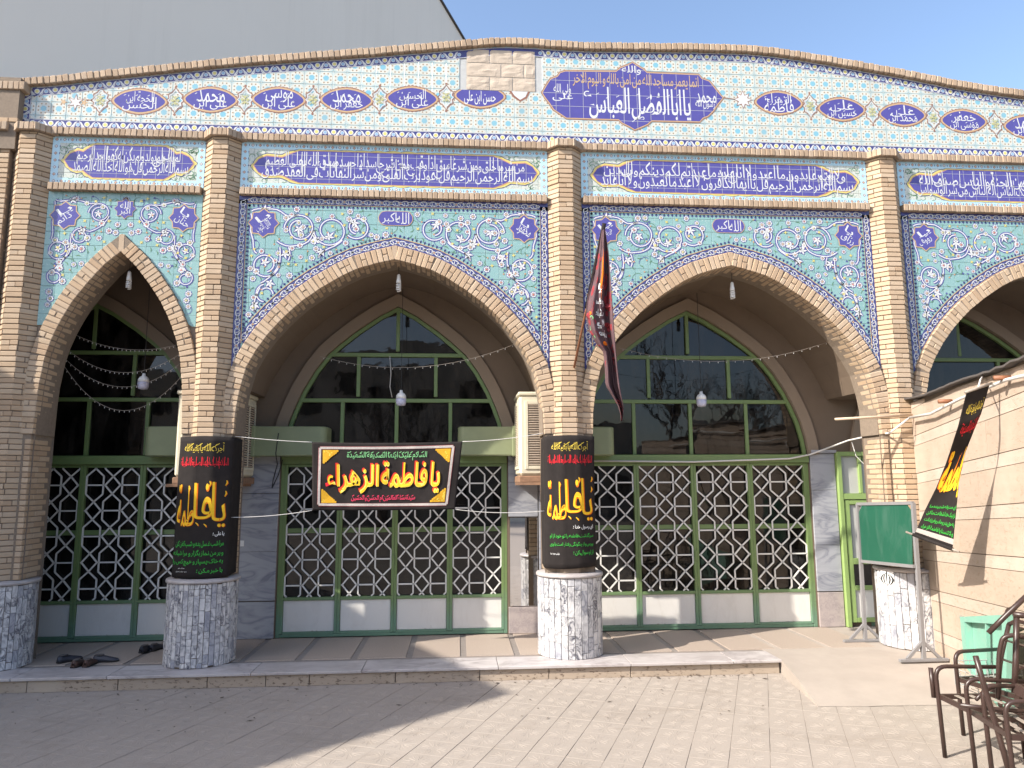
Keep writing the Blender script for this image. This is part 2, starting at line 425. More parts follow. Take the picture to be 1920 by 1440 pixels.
# flat print: 2-D shapes laid a millimetre or so proud of what they are printed on
class S2:
    def __init__(s): s.v = []; s.f = []
    def poly(s, pts): n = len(s.v); s.v += [(p[0], p[1], 0) for p in pts]; s.f.append(tuple(range(n, n+len(pts)))); return s
    def disc(s, c, r, n=8, ph=0, ry=None):
        return s.poly([(c[0]+r*cos(2*pi*i/n+ph), c[1]+(ry or r)*sin(2*pi*i/n+ph)) for i in range(n)])
    def star(s, c, r1, r0, n, ph=0):
        return s.poly([(c[0]+(r1 if i % 2 == 0 else r0)*cos(pi*i/n+ph), c[1]+(r1 if i % 2 == 0 else r0)*sin(pi*i/n+ph)) for i in range(2*n)])
    def ribbon(s, pts, w_, closed=False):
        N = len(pts); b = len(s.v)
        for i, p in enumerate(pts):
            a = pts[i-1] if (closed or i > 0) else p; c = pts[(i+1) % N] if (closed or i < N-1) else p
            dx, dy = c[0]-a[0], c[1]-a[1]; L = hypot(dx, dy) or 1; hw = (w_[i] if isinstance(w_, list) else w_)/2
            s.v += [(p[0]-dy/L*hw, p[1]+dx/L*hw, 0), (p[0]+dy/L*hw, p[1]-dx/L*hw, 0)]
        for i in range(N if closed else N-1):
            j = (i+1) % N; s.f.append((b+2*i, b+2*i+1, b+2*j+1, b+2*j))
        return s
    def add(s, vs, fs): n = len(s.v); s.v += vs; s.f += [tuple(i+n for i in f) for f in fs]; return s
    def build(s, name, mat, fn, parent):
        if not s.f: return None
        m = MB(); m.v = [tuple(fn(*p)) for p in s.v]; m.f = s.f
        o = m.build(name, mat, parent); o['kind'] = 'stuff'; return o
def multi(name, parent, fn, layers, d0=.0012, step=.0004):
    """several flat prints, each a hair in front of the one before, as one piece with several glazes"""
    me = bpy.data.meshes.new(name); V, F_, I = [], [], []
    for i, (S_, mat) in enumerate(layers):
        me.materials.append(M[mat]); b = len(V); V += [tuple(fn(x, z, k_+d0+step*i)) for x, z, k_ in S_.v]; F_ += [tuple(j+b for j in f) for f in S_.f]; I += [i]*len(S_.f)
    me.from_pydata(V, [], F_); me.polygons.foreach_set('material_index', I); me.update(); return link(name, me, parent)
def on_face(Y, dy=.0012, x0=0, z0=0): return lambda x, z, k_=0: (x0+x, Y-dy-k_, z0+z)

# ------------------------------------------------------------------ Arabic / Persian lettering
FORMS = {}
for cp in list(range(0xFB50, 0xFE00))+list(range(0xFE70, 0xFEFD)):
    d = unicodedata.decomposition(chr(cp)).split()
    key = {'<initial>': 'i', '<medial>': 'm', '<final>': 'f', '<isolated>': 's'}.get(d[0]) if d else None
    if key and len(d) == 2: FORMS.setdefault(chr(int(d[1], 16)), {}).setdefault(key, chr(cp))
    if key and len(d) == 3 and d[1:] == ['0644', '0627']: FORMS.setdefault('\u0644\u0627', {}).setdefault(key, chr(cp))
def shape(text):
    t = []; i = 0
    while i < len(text):
        n = 2 if text[i:i+2] == '\u0644\u0627' else 1
        t.append(text[i:i+n]); i += n
    out = []
    for i, c in enumerate(t):
        F_ = FORMS.get(c)
        if not F_: out.append(c); continue
        pv = FORMS.get(t[i-1], {}) if i else {}; nx = FORMS.get(t[i+1], {}) if i+1 < len(t) else {}
        jp = 'i' in pv and 'f' in F_; jn = 'i' in F_ and 'f' in nx
        out.append(F_.get('m' if jp and jn else 'f' if jp else 'i' if jn else 's', c))
    return ''.join(out)[::-1]
_g = {}
def _text(body, off, sp=1.0):
    cu = bpy.data.curves.new('glyph', 'FONT'); cu.body = body; cu.resolution_u = 2; cu.offset = off; cu.space_line = sp
    o = bpy.data.objects.new('glyph', cu); COL.objects.link(o)
    me = bpy.data.meshes.new_from_object(o.evaluated_get(bpy.context.evaluated_depsgraph_get()))
    r = ([tuple(v.co) for v in me.vertices], [tuple(p.vertices) for p in me.polygons])
    bpy.data.meshes.remove(me); bpy.data.objects.remove(o); bpy.data.curves.remove(cu)
    return r
def measure_glyphs(chars, offs):
    """one letter form a line, so that a whole alphabet is measured at once"""
    SP = 5.0; v, _ = _text('|\n|', 0, SP); ys = [p[1] for p in v]; mid = (min(ys)+max(ys))/2
    step = min(y for y in ys if y > mid)-min(ys)
    line = lambda y: round(-(y-.25)/step)
    bx = max(p[0] for p in _text('|', 0)[0]); adv = {}
    for p in _text('\n'.join(c+'|' for c in chars), 0, SP)[0]: k_ = line(p[1]); adv[k_] = max(adv.get(k_, 0), p[0])
    for off in offs:
        v, f = _text('\n'.join(chars), off, SP); vs = {}; ix = {}
        for i, p in enumerate(v): k_ = line(p[1]); L_ = vs.setdefault(k_, []); ix[i] = (k_, len(L_)); L_.append((p[0], p[1]+k_*step))
        fs = {}
        for q in f: fs.setdefault(ix[q[0]][0], []).append(tuple(ix[i][1] for i in q))
        for k_, c in enumerate(chars): _g[(c, off)] = (vs.get(k_, []), fs.get(k_, []), adv.get(k_, bx)-bx)
_chars = sorted({f for c in 'ابتجحخدذرزسشصضطظعغفقکلمنهویةءآسؤئپچگ؛' for f in list(FORMS.get(c, {}).values())+[c]} | set(FORMS['\u0644\u0627'].values()))
_offs = sorted({0, .006, .008, .01, .012, .014, .02, .022, .028, .03, .04, .042, .045, .06, .065, .068, -.012})
measure_glyphs(_chars, _offs)
def glyph(ch, off=0):
    if (ch, off) not in _g: measure_glyphs([ch], [off])
    return _g[(ch, off)]
def lay(text, off=0, space=.22):
    vs, fs, x = [], [], 0
    for n, ch in enumerate(shape(text)):
        if ch == ' ': x += space; continue
        gv, gf, adv = glyph(ch, off); b = len(vs)
        vs += [(p[0]+x, p[1], (n % 3)*.0002) for p in gv]; fs += [tuple(i+b for i in f) for f in gf]; x += adv
    return vs, fs
def write(S, text, x0, z0, x1, z1, off=0, ang=0, space=.2, tall=1.0):
    """lettering stretched into a box, turned by ang about its middle; tall draws out the upright strokes"""
    vs, fs = lay(text, off, space)
    if not vs: return S
    if tall != 1: vs = [(p[0], p[1] if p[1] < .3 else .3+(p[1]-.3)*tall, p[2]) for p in vs]
    ax, bx = min(p[0] for p in vs), max(p[0] for p in vs); az, bz = min(p[1] for p in vs), max(p[1] for p in vs)
    cx_, cz_ = (x0+x1)/2, (z0+z1)/2; ca, sa = cos(ang), sin(ang); out = []
    for p in vs:
        x = (p[0]-ax)/(bx-ax)*(x1-x0)+x0-cx_; z = (p[1]-az)/(bz-az)*(z1-z0)+z0-cz_
        out.append((cx_+x*ca-z*sa, cz_+x*sa+z*ca, p[2]))
    return S.add(out, fs)

# ================================================================== setting: ground, porch floor
Z0 = .15                                   # porch floor
court = empty_part('courtyard', None); tag(court, 'pale concrete paver courtyard with sunburst relief pavers in front of the mosque', kind='structure')
del court['label']
MB().box((0, -15, -.0435), (140, 140, .08)).build('joint_bed', 'joint_sand', court)
PA = .4088                                 # the pavers run at an angle to the porch
pd, pq = Vector((sin(PA), cos(PA), 0)), Vector((cos(PA), -sin(PA), 0))
PS = .30
pav_src = []
def paver_mesh(seed, w=PS, l=PS):
    r = random.Random(seed); m = MB(); m.box((0, 0, -.02), (w-.0036, l-.0012, .04), None, .0014)
    for i in range(16):
        a = 2*pi*i/16+r.uniform(-.09, .09); r0 = r.uniform(.025, .06); r1 = r.uniform(.085, .135); z = .0005
        wd = r.uniform(.0026, .0038)
        d = Vector((cos(a), sin(a), 0)); q = Vector((-sin(a), cos(a), 0))*wd; h = Vector((0, 0, .0017))
        a0, a1 = d*r0, d*r1
        m.add([a0-q, a0+q, a1+q*.8, a1-q*.8, a0+h, a1+h], [(0, 4, 5, 3), (1, 2, 5, 4), (0, 1, 4), (2, 3, 5)])
    pav_src.append(m); return m.mesh('paver', 'paver')
pav = [paver_mesh(i) for i in range(5)]
cells = []
o0 = Vector((.1, 6.0, 0))
for i in range(-45, 45):
    for j in range(-45, 30):
        p = o0+pq*(i*PS)+pd*(j*PS)
        if p.y > 8.3 or p.y < .8 or p.x > 7 or p.x < -8: continue
        d = (p-Vector((0, 0, EYE))); f_ = d.dot(fwd)
        if f_ < .5: vis = False
        else:
            uu = 960+FPX*d.dot(r2)/f_; vv = 720-FPX*d.dot(u2)/f_; vis = -110 < uu < 2030 and vv < 1540
        cells.append((not vis, d.length, p))
cells.sort(key=lambda c: (c[0], c[1]))
Rp = Matrix.Rotation(-PA, 4, 'Z')
rest = MB()
for n, (hid, _, p) in enumerate(cells):
    q = p+Vector((0, 0, rng.uniform(-.0022, .0018)))
    rot = Matrix.Rotation(-PA+rng.choice((0, 0, pi, pi))+rng.uniform(-.004, .004), 4, 'Z')
    if n < 300:
        o = link('paver', pav[n % 5], court); o.matrix_world = Matrix.Translation(q) @ rot
    else:
        R3 = rot.to_3x3(); src = pav_src[n % 5]; rest.add([q+R3 @ Vector(v) for v in src.v], src.f)
o = rest.build('paver_field', 'paver', court); o['kind'] = 'stuff'

# ================================================================== the mosque
mosque = thing('mosque', 'brick mosque front with blue tiled gable, pointed arches and green glazed doors', 'mosque')
TILE, RING, FRONT, YC = 8.50, 8.46, 8.38, 8.60      # depths: tile face, arch ring face, column face, pier axis
BAY = 4.195; XC = [-5.087, -2.872, 1.323, 5.518, 9.713]
BC = [(XC[i]+XC[i+1])/2 for i in range(4)]; BH = [(XC[i+1]-XC[i])/2 for i in range(4)]
ZL1 = (6.273, 6.367); ZL2 = (5.578, 5.667)
PW = [(0, 4.80), (.22, 4.745), (.44, 4.675), (.62, 4.585), (.87, 4.425), (1.07, 4.275), (1.19, 4.165), (1.33, 4.02), (1.47, 3.85), (1.59, 3.665), (1.69, 3.47), (1.755, 3.2), (1.79, 2.95), (1.80, 2.68)]
PN = [(0, 4.83), (.09, 4.75), (.18, 4.66), (.33, 4.47), (.48, 4.25), (.57, 4.08), (.64, 3.92), (.70, 3.75), (.745, 3.57), (.785, 3.25), (.80, 2.95), (.81, 2.68)]
PROF = [PN, PW, PW, PW]
RT = .178
def offset(prof, d):
    """outward offset of a half profile that starts at the apex"""
    out = []
    for i, p in enumerate(prof):
        a = prof[i-1] if i else p; b = prof[i+1] if i < len(prof)-1 else p
        if i == 0: tx, tz = prof[1][0]-p[0], prof[1][1]-p[1]; L = hypot(tx, tz); out.append((0, p[1]+d*L/tx)); continue
        tx, tz = b[0]-a[0], b[1]-a[1]; L = hypot(tx, tz); out.append((p[0]-tz/L*d, p[1]+tx/L*d*1.0))
    return out
def curve_z(half, x):
    x = abs(x)
    for (x0, z0), (x1, z1) in zip(half, half[1:]):
        if x <= x1: return z0+(z1-z0)*(x-x0)/(x1-x0) if x1 > x0 else z1
    return half[-1][1]-5
EXT = [offset(p, RT) for p in PROF]
def full(half): return [(-x, z) for x, z in half[::-1]]+[(x, z) for x, z in half[1:]]
# top of the gable: coping line, traced on the coping face
cop = [(-60, 149), (40, 145), (100, 141), (200, 130), (300, 120), (400, 110), (500, 102), (600, 95), (700, 88), (800, 80), (870, 74), (920, 70), (950, 69), (1000, 71), (1050, 75), (1100, 78), (1200, 79), (1300, 80), (1400, 83), (1450, 88), (1500, 95), (1600, 112), (1700, 130), (1800, 150), (1850, 158), (1920, 168), (2100, 200), (2400, 250), (2700, 300)]
COP = [at(u, v, 8.44) for u, v in cop]; COP = [(p.x, p.z) for p in COP]
def cop_z(x):
    for (x0, z0), (x1, z1) in zip(COP, COP[1:]):
        if x0 <= x <= x1: return z0+(z1-z0)*(x-x0)/(x1-x0)
    return COP[0][1] if x < COP[0][0] else COP[-1][1]
CH = .095                                   # coping brick height
XL = at(42, 170, TILE).x                     # left end of the tiled gable

# ---- wall core
wall = MB(); Yf, Yb = 8.512, 8.90
xs = []
for b in range(4):
    for sg in (-1, 1):
        xs += [BC[b]+sg*x for x, z in PROF[b]]
xs += [-8.5, XC[0]-.33, 9.95] + [XC[i]+d for i in range(1, 4) for d in (-.31, .31)] + [p[0] for p in COP if -7 < p[0] < 9.5]
xs = sorted(set(round(x, 4) for x in xs if -8.5 <= x <= 9.95))
def low(x):
    for b in range(4):
        if abs(x-BC[b]) <= PROF[b][-1][0]+.0005: return curve_z(offset(PROF[b], .012), abs(x-BC[b])) if abs(x-BC[b]) < PROF[b][-2][0] else PROF[b][-1][1]
    return None
for x0, x1 in zip(xs, xs[1:]):
    if x1-x0 < 1e-4: continue
    m_ = (x0+x1)/2; lz = low(m_)
    z0, z1 = (low(x0) or 0, low(x1) or 0) if lz is not None else (0, 0)
    if lz is not None:
        z0 = z0 or lz; z1 = z1 or lz
    t0, t1 = cop_z(x0)-CH+.01, cop_z(x1)-CH+.01
    for Y, fl in ((Yf, 0), (Yb, 1)):
        q = [(x0, Y, z0), (x1, Y, z1), (x1, Y, t1), (x0, Y, t0)]; wall.face(q[::-1] if fl else q)
    wall.face([(x0, Yf, t0), (x1, Yf, t1), (x1, Yb, t1), (x0, Yb, t0)])
    wall.face([(x0, Yb, z0), (x1, Yb, z1), (x1, Yf, z1), (x0, Yf, z0)])
wall.build('wall_core', 'mortar', mosque)

# ---- bricks
def jit_box(d, ch, seed):
    r = random.Random(seed); m = MB(); m.box((0, 0, 0), d, None, ch)
    m.v = [(x+r.uniform(-1, 1)*ch*.35, y+r.uniform(-1, 1)*ch*.35, z+r.uniform(-1, 1)*ch*.35) for x, y, z in m.v]
    return m
vou = [jit_box((.057, .108, RT-.008), .006, 10+i).mesh('brick', 'brick') for i in range(4)]
vou_h = [jit_box((.057, .108, RT/2-.008), .006, 20+i).mesh('brick', 'brick') for i in range(3)]
sold = [jit_box((.058, .11, .092), .006, 30+i).mesh('brick', 'cap_brick') for i in range(4)]
copm = [jit_box((.066, .20, CH), .008, 40+i).mesh('coping_brick', 'cap_brick') for i in range(4)]
def resample(pts, step):
    L = [0]
    for a, b in zip(pts, pts[1:]): L.append(L[-1]+hypot(b[0]-a[0], b[1]-a[1]))
    n = max(2, round(L[-1]/step)); out = []
    for i in range(n):
        s_ = (i+.5)*L[-1]/n; j = 0
        while L[j+1] < s_: j += 1
        a, b = pts[j], pts[j+1]; t = (s_-L[j])/(L[j+1]-L[j]); d = hypot(b[0]-a[0], b[1]-a[1])
        out.append((a[0]+(b[0]-a[0])*t, a[1]+(b[1]-a[1])*t, (b[0]-a[0])/d, (b[1]-a[1])/d))
    return out, L[-1]/n
for b in range(4):
    ring = MB(); I = full(PROF[b]); E = full(offset(PROF[b], RT-.006)); I2 = full(offset(PROF[b], .007))
    for i in range(len(I)-1):
        c = BC[b]; a0, a1, e0, e1 = I2[i], I2[i+1], E[i], E[i+1]
        P_ = lambda p, y: (c+p[0], y, p[1])
        ring.face([P_(a0, RING+.008), P_(e0, RING+.008), P_(e1, RING+.008), P_(a1, RING+.008)][::-1])
        ring.face([P_(a0, RING+.008), P_(a1, RING+.008), P_(a1, Yb-.001), P_(a0, Yb-.001)][::-1])
        ring.face([P_(e0, RING+.008), P_(e0, Yf+.002), P_(e1, Yf+.002), P_(e1, RING+.008)])
        ring.face([P_(a0, Yb-.001), P_(a1, Yb-.001), P_(e1, Yb-.001), P_(e0, Yb-.001)][::-1])
    arch = ring.build('arch', 'mortar', mosque)
    key_ = link('brick', jit_box((.07, .108, RT*(.97 if b else 1.2)), .006, 5).mesh('brick', 'brick'), arch, (BC[b], RING+.058, PROF[b][0][1]+RT*(.52 if b else .64)))
    rs, st = resample(I, .0645)
    for n, (x, z, tx, tz) in enumerate(rs):
        nx, nz = -tz, tx
        if nx*x+nz*1 < 0 and z > 3.2: nx, nz = -nx, -nz
        X, Zv, Yv = Vector((tx, 0, tz)), Vector((nx, 0, nz)), Vector((0, 1, 0))
        R_ = Matrix((X, Yv, Zv)).transposed()
        if R_.determinant() < 0: R_ = Matrix((-X, Yv, Zv)).transposed()
        split = n % 4 == 1 or rng.random() < .12
        parts = [(RT/2, vou)] if not split else [(RT*.25, vou_h), (RT*.75, vou_h)]
        for h, ms in parts:
            o = link('brick', rng.choice(ms), arch)
            o.matrix_world = Matrix.Translation((BC[b]+x+nx*h, RING+.054+rng.uniform(-.003, .003), z+nz*h)) @ (R_ @ Matrix.Rotation(rng.uniform(-.012, .012), 3, 'Y')).to_4x4()
            o.scale.x = st/.0645
        for k_ in (1, 2):
            if (n+k_) % 2 and k_ == 2: continue
            o = link('brick', rng.choice(vou), arch); y = RING+.054+.118*k_
            o.matrix_world = Matrix.Translation((BC[b]+x+nx*(RT/2+.002*k_), y, z+nz*(RT/2+.002*k_))) @ (R_ @ Matrix.Rotation(rng.uniform(-.02, .02), 3, 'Y')).to_4x4()
            o.scale.x = st/.0645
            if not (n+1) % 2: o.scale.y = 1.9; o.location.y += .05

# ---- columns
OW = .215; OA = .089
OC = YC-.005; 
def col_piece(poly, h=.053, ch=.005): return MB().prism(poly, -h/2, h/2, ch).mesh('brick', 'brick')
fy, by = -OW, -.05
V0, V1, V2, V3 = (-OW, -OA), (-OA, -OW), (OA, -OW), (OW, -OA)
def lerp(a, b, t): return (a[0]+(b[0]-a[0])*t, a[1]+(b[1]-a[1])*t)
def inn(p, k_=.5): return (p[0]*k_, p[1]*k_)
def gap(a, b, d=.004):
    L = hypot(b[0]-a[0], b[1]-a[1]); return lerp(a, b, d/L)
def wedge(pts):
    """outer corner points from left to right -> plan polygon of one brick of a course"""
    a, b = gap(pts[0], pts[1]), gap(pts[-1], pts[-2]); mid = [p for p in pts[1:-1]]
    outer = [a]+mid+[b]
    return outer+[inn(p) for p in outer[::-1]]
VL, VR = (-OW, .03), (OW, .03)
course = [
    [wedge([VL, V0, lerp(V0, V1, .98)]), wedge([lerp(V0, V1, .98), V1, lerp(V1, V2, .98)]), wedge([lerp(V1, V2, .98), V2, V3, VR])],
    [wedge([VL, V0, lerp(V0, V1, .45)]), wedge([lerp(V0, V1, .45), V1, V2, lerp(V2, V3, .5)]), wedge([lerp(V2, V3, .5), V3, VR])],
    [wedge([VL, V0, V1, lerp(V1, V2, .52)]), wedge([lerp(V1, V2, .52), V2, lerp(V2, V3, .06)]), wedge([lerp(V2, V3, .06), V3, VR])],
    [wedge([VL, V0, V1, lerp(V1, V2, .02)]), wedge([lerp(V1, V2, .02), V2, V3, VR])],
]
course_m = [[col_piece(p) for p in c] for c in course]
leg_m = [jit_box((.066, .20, .053), .005, 50+i).mesh('brick', 'brick') for i in range(3)]
leg_s = [jit_box((.066, .14, .053), .005, 55+i).mesh('brick', 'brick') for i in range(3)]
capm = []
for i in range(3):
    r = random.Random(60+i)
    capm.append(jit_box((.056, .10, .094), .006, 61+i).mesh('brick', 'cap_brick'))
CZ = .0622
PZ = 1.075
cols = []
eb0 = [jit_box((.205, .08, .053), .005, 90+i).mesh('brick', 'brick') for i in range(3)]
for c in range(5):
    core = MB(); oct_ = [(OW*.94/cos(pi/8)*cos(pi/8+i*pi/4), OW*.94/cos(pi/8)*sin(pi/8+i*pi/4)) for i in range(8)]
    core.prism([(x+XC[c], y+OC) for x, y in oct_], PZ, 6.27)
    if c < 5:
        core.box((XC[c], 8.69, (PZ+2.68)/2), (.552, .428, 2.68-PZ))
    core.box((XC[c], 8.69, 2.6875), (.57, .432, .015))
    co = core.build('column', 'mortar', mosque); cols.append(co)
    zs = [PZ+.03+i*CZ for i in range(int((6.24-PZ)/CZ)+1)]
    hidden = c in (1, 2)
    for i, z in enumerate(zs):
        if hidden and z < 2.62: continue
        t = [0, 1, 3, 1, 0, 2][i % 6] if rng.random() < .75 else rng.randrange(4)
        for j, m_ in enumerate(course_m[t]):
            o = link('brick', m_, co, (XC[c]+rng.uniform(-.002, .002), OC+rng.uniform(-.004, .003), z+rng.uniform(-.002, .002)))
            o.rotation_euler = (rng.uniform(-.006, .006), rng.uniform(-.006, .006), rng.uniform(-.008, .008))
        if z < 2.66 and not hidden:
            for sg in (-1, 1):
                seg = [(8.46+.101, leg_m), (8.46+.308, leg_m)] if i % 2 else [(8.46+.071, leg_s), (8.46+.245, leg_m)]
                if (c == 0 and sg < 0) or (c > 2 and sg > 0): continue
                for y, ms in seg:
                    link('brick', rng.choice(ms), co, (XC[c]+sg*.249+rng.uniform(-.002, .002), y+.002, z))
    if c in (1, 2):                        # the back of the pier, seen in the mirror and the glass
        for i, z in enumerate(zs):
            if z > 2.66: break
            for x, k_ in (((-.19, .9), (.0, .9), (.19, .9)) if i % 2 else ((-.236, .45), (-.095, .9), (.095, .9), (.236, .45))):
                o = link('brick', eb0[rng.randrange(3)], co, (XC[c]+x, 8.871, z)); o.scale.x = k_
    # cap: a ring of upright bricks
    rc = OW+.045
    ringpts = [(-rc, .0), (-rc, -rc*.414), (-rc*.414, -rc), (rc*.414, -rc), (rc, -rc*.414), (rc, .0)]
    rs, st = resample(ringpts, .058)
    core2 = MB().prism([(XC[c]+x*.9, OC+y*.9) for x, y in ringpts], 6.262, 6.352).build('column_cap', 'mortar', mosque)
    for x, y, tx, ty in rs:
        o = link('brick', rng.choice(capm), core2); o.matrix_world = Matrix.Translation((XC[c]+x+ty*-.04, OC+y+tx*.04, 6.316)) @ Matrix.Rotation(atan2(ty, tx), 4, 'Z') @ Matrix.Rotation(rng.uniform(-.03, .03), 4, 'Y')
# left end pier with its own cap (the wall left of the first arch)
lp = MB(); lx0, lx1 = -8.5, XC[0]-.22
lp.box(((lx0+lx1)/2, 8.655, 3.1), (lx1-lx0, .46, 6.2)); XP = at(37, 185, 8.39).x; lp.box(((lx0+XP-.01)/2, 8.64, 6.5), (XP-.01-lx0, .49, .9))
endw = lp.build('end_wall', 'mortar', mosque)
eb = [jit_box((.205, .10, .053), .005, 70+i).mesh('brick', 'brick') for i in range(3)]
ebc = [jit_box((.058, .14, .10), .006, 75+i).mesh('brick', 'cap_brick') for i in range(3)]
for i in range(96):
    z = .5+i*CZ
    if z > 6.76: break
    if 6.22 < z < 6.39: continue
    xr = XC[0]-.22 if z < 6.3 else XP
    x = xr-.1025
    if i % 2: o = link('brick', rng.choice(eb), endw, (xr-.051, 8.465 if z < 6.3 else 8.435, z)); o.scale.x = .49; x = xr-.21
    while x > -5.78:
        if 2.0 < z: link('brick', rng.choice(eb), endw, (x, 8.465 if z < 6.3 else 8.435, z))
        x -= .2135
for zc, xr, y in ((6.32, XC[0]-.27, 8.42), (6.84, XP+.02, 8.44)):
    n = 0; x = xr
    while x > -5.78: link('brick', rng.choice(ebc), endw, (x, y, zc)); x -= .0625

# ---- ledges: rows of upright bricks, and the coping
for b in range(4):
    for (z0, z1), nm in ((ZL1, 'cornice'), (ZL2, 'string_course')):
        x0, x1 = XC[b]+(OW+.012), XC[b+1]-(OW+.012)
        le = MB().box(((x0+x1)/2, 8.50, (z0+z1)/2), (x1-x0, .09, z1-z0-.012)).build(nm, 'mortar', mosque)
        n = round((x1-x0)/.0645); st = (x1-x0)/n
        for i in range(n):
            pass
            o = link('brick', rng.choice(sold), le, (x0+(i+.5)*st, 8.489+rng.uniform(-.004, .003), (z0+z1)/2+rng.uniform(-.002, .002)))
            o.rotation_euler.y = rng.uniform(-.02, .02)
pts = [p for p in COP if XL-.03 < p[0] < 9.66]; pts = [(XL-.02, cop_z(XL-.02))]+pts
rs, st = resample(pts, .0725)
cm = MB()
for (x0, z0), (x1, z1) in zip(pts, pts[1:]):
    q = [(x0, z0-CH+.012), (x1, z1-CH+.012), (x1, z1-.012), (x0, z0-.012)]
    cm.face([(x, 8.452, z) for x, z in q]); cm.face([(q[3][0], 8.452, q[3][1]), (q[2][0], 8.452, q[2][1]), (q[2][0], 8.9, q[2][1]), (q[3][0], 8.9, q[3][1])])
    cm.face([(q[0][0], 8.9, q[0][1]), (q[1][0], 8.9, q[1][1]), (q[1][0], 8.452, q[1][1]), (q[0][0], 8.452, q[0][1])])
copo = cm.build('coping', 'mortar', mosque)
for x, z, tx, tz in rs:
    o = link('coping_brick', rng.choice(copm), copo)
    o.matrix_world = Matrix.Translation((x, 8.54+rng.uniform(-.005, .004), z-CH/2+rng.uniform(-.004, .003))) @ Matrix.Rotation(-atan2(tz, tx)+rng.uniform(-.025, .025), 4, 'Y')

# ---- tiles
def clip_tile(x0, x1, z0, z1, lo=None, hi=None, n=3):
    """grid cell kept above lo(x) and under hi(x), as an x,z outline"""
    X = [x0+(x1-x0)*i/n for i in range(n+1)]
    L = [max(z0, lo(x)) if lo else z0 for x in X]; H = [min(z1, hi(x)) if hi else z1 for x in X]
    if all(h-l < .006 for l, h in zip(L, H)): return None
    if all(abs(l-z0) < 1e-6 for l in L) and all(abs(h-z1) < 1e-6 for h in H): return 'full'
    bot = [(x, min(l, h)) for x, l, h in zip(X, L, H)]; top = [(x, h) for x, l, h in zip(X, L, H)]
    out = []
    for p in bot+top[::-1]:
        if not out or hypot(p[0]-out[-1][0], p[1]-out[-1][1]) > .004: out.append(p)
    return out if len(out) > 2 else None
def tile_mesh(w_, h_, mat):
    m = MB(); g = .0016; c_ = .0025; a, b = w_/2-g, h_/2-g
    vs = [(-a, .0015, -b), (a, .0015, -b), (a, .0015, b), (-a, .0015, b), (-a+c_, 0, -b+c_), (a-c_, 0, -b+c_), (a-c_, 0, b-c_), (-a+c_, 0, b-c_), (-a, .01, -b), (a, .01, -b), (a, .01, b), (-a, .01, b)]
    m.add(vs, [(4, 5, 6, 7), (0, 1, 5, 4), (1, 2, 6, 5), (2, 3, 7, 6), (3, 0, 4, 7), (0, 8, 9, 1), (1, 9, 10, 2), (2, 10, 11, 3), (3, 11, 8, 0)])
    return m.mesh('tile', mat)
def tile_field(parent, x0, x1, z0, z1, p, mat, lo=None, hi=None, skip=None, limit=300, xa=None, za=None):
    xa = x0 if xa is None else xa; za = z0 if za is None else za
    fm = tile_mesh(p, p, mat); lst = []
    i0, i1 = math.floor((x0-xa)/p+1e-6), math.ceil((x1-xa)/p-1e-6); j0, j1 = math.floor((z0-za)/p+1e-6), math.ceil((z1-za)/p-1e-6)
    for j in range(j0, j1):
        for i in range(i0, i1):
            a, b_, c, d = max(x0, xa+i*p), min(x1, xa+(i+1)*p), max(z0, za+j*p), min(z1, za+(j+1)*p)
            if b_-a < .006 or d-c < .006: continue
            if skip and skip((a+b_)/2, (c+d)/2): continue
            q = clip_tile(a, b_, c, d, lo, hi)
            if q is None: continue
            if q == 'full' and abs(b_-a-p) < 1e-5 and abs(d-c-p) < 1e-5: lst.append((p*p, (a+b_)/2, (c+d)/2, None))
            else:
                if q == 'full': q = [(a, c), (b_, c), (b_, d), (a, d)]
                lst.append((p*p*.5, (a+b_)/2, (c+d)/2, q))
    lst.sort(key=lambda t: (t[1] > 7.3, -t[0], hypot(t[1], t[2]))); rest = MB()
    for n, (_, cx, cz, q) in enumerate(lst):
        jy = rng.uniform(-.0006, .0006)
        if n < limit:
            if q is None: o = link('tile', fm, parent, (cx, TILE+jy, cz))
            else:
                gx = sum(t[0] for t in q)/len(q); gz = sum(t[1] for t in q)/len(q)
                o = MB().plate([((x-gx)*.985, (z-gz)*.985) for x, z in q], 0, .01).build('tile', mat, parent, loc=(gx, TILE+jy, gz))
            o.rotation_euler = (rng.uniform(-.003, .003), 0, rng.uniform(-.003, .003))
        else:
            if q is None: q = [(cx-p/2, cz-p/2), (cx+p/2, cz-p/2), (cx+p/2, cz+p/2), (cx-p/2, cz+p/2)]
            gx = sum(t[0] for t in q)/len(q); gz = sum(t[1] for t in q)/len(q)
            rest.plate([(gx+(x-gx)*.98, gz+(z-gz)*.98) for x, z in q], TILE+jy, TILE+.01)
    if rest.f:
        o = rest.build('tile_field', mat, parent); o['kind'] = 'stuff'
def ell(cx, cz, a, b, n=28): return [(cx+a*cos(2*pi*i/n), cz+b*sin(2*pi*i/n)) for i in range(n)]
def inside(P_, x, z):
    r = False
    for i in range(len(P_)):
        (x0, z0), (x1, z1) = P_[i-1], P_[i]
        if (z0 > z) != (z1 > z) and x < (x1-x0)*(z-z0)/(z1-z0)+x0: r = not r
    return r
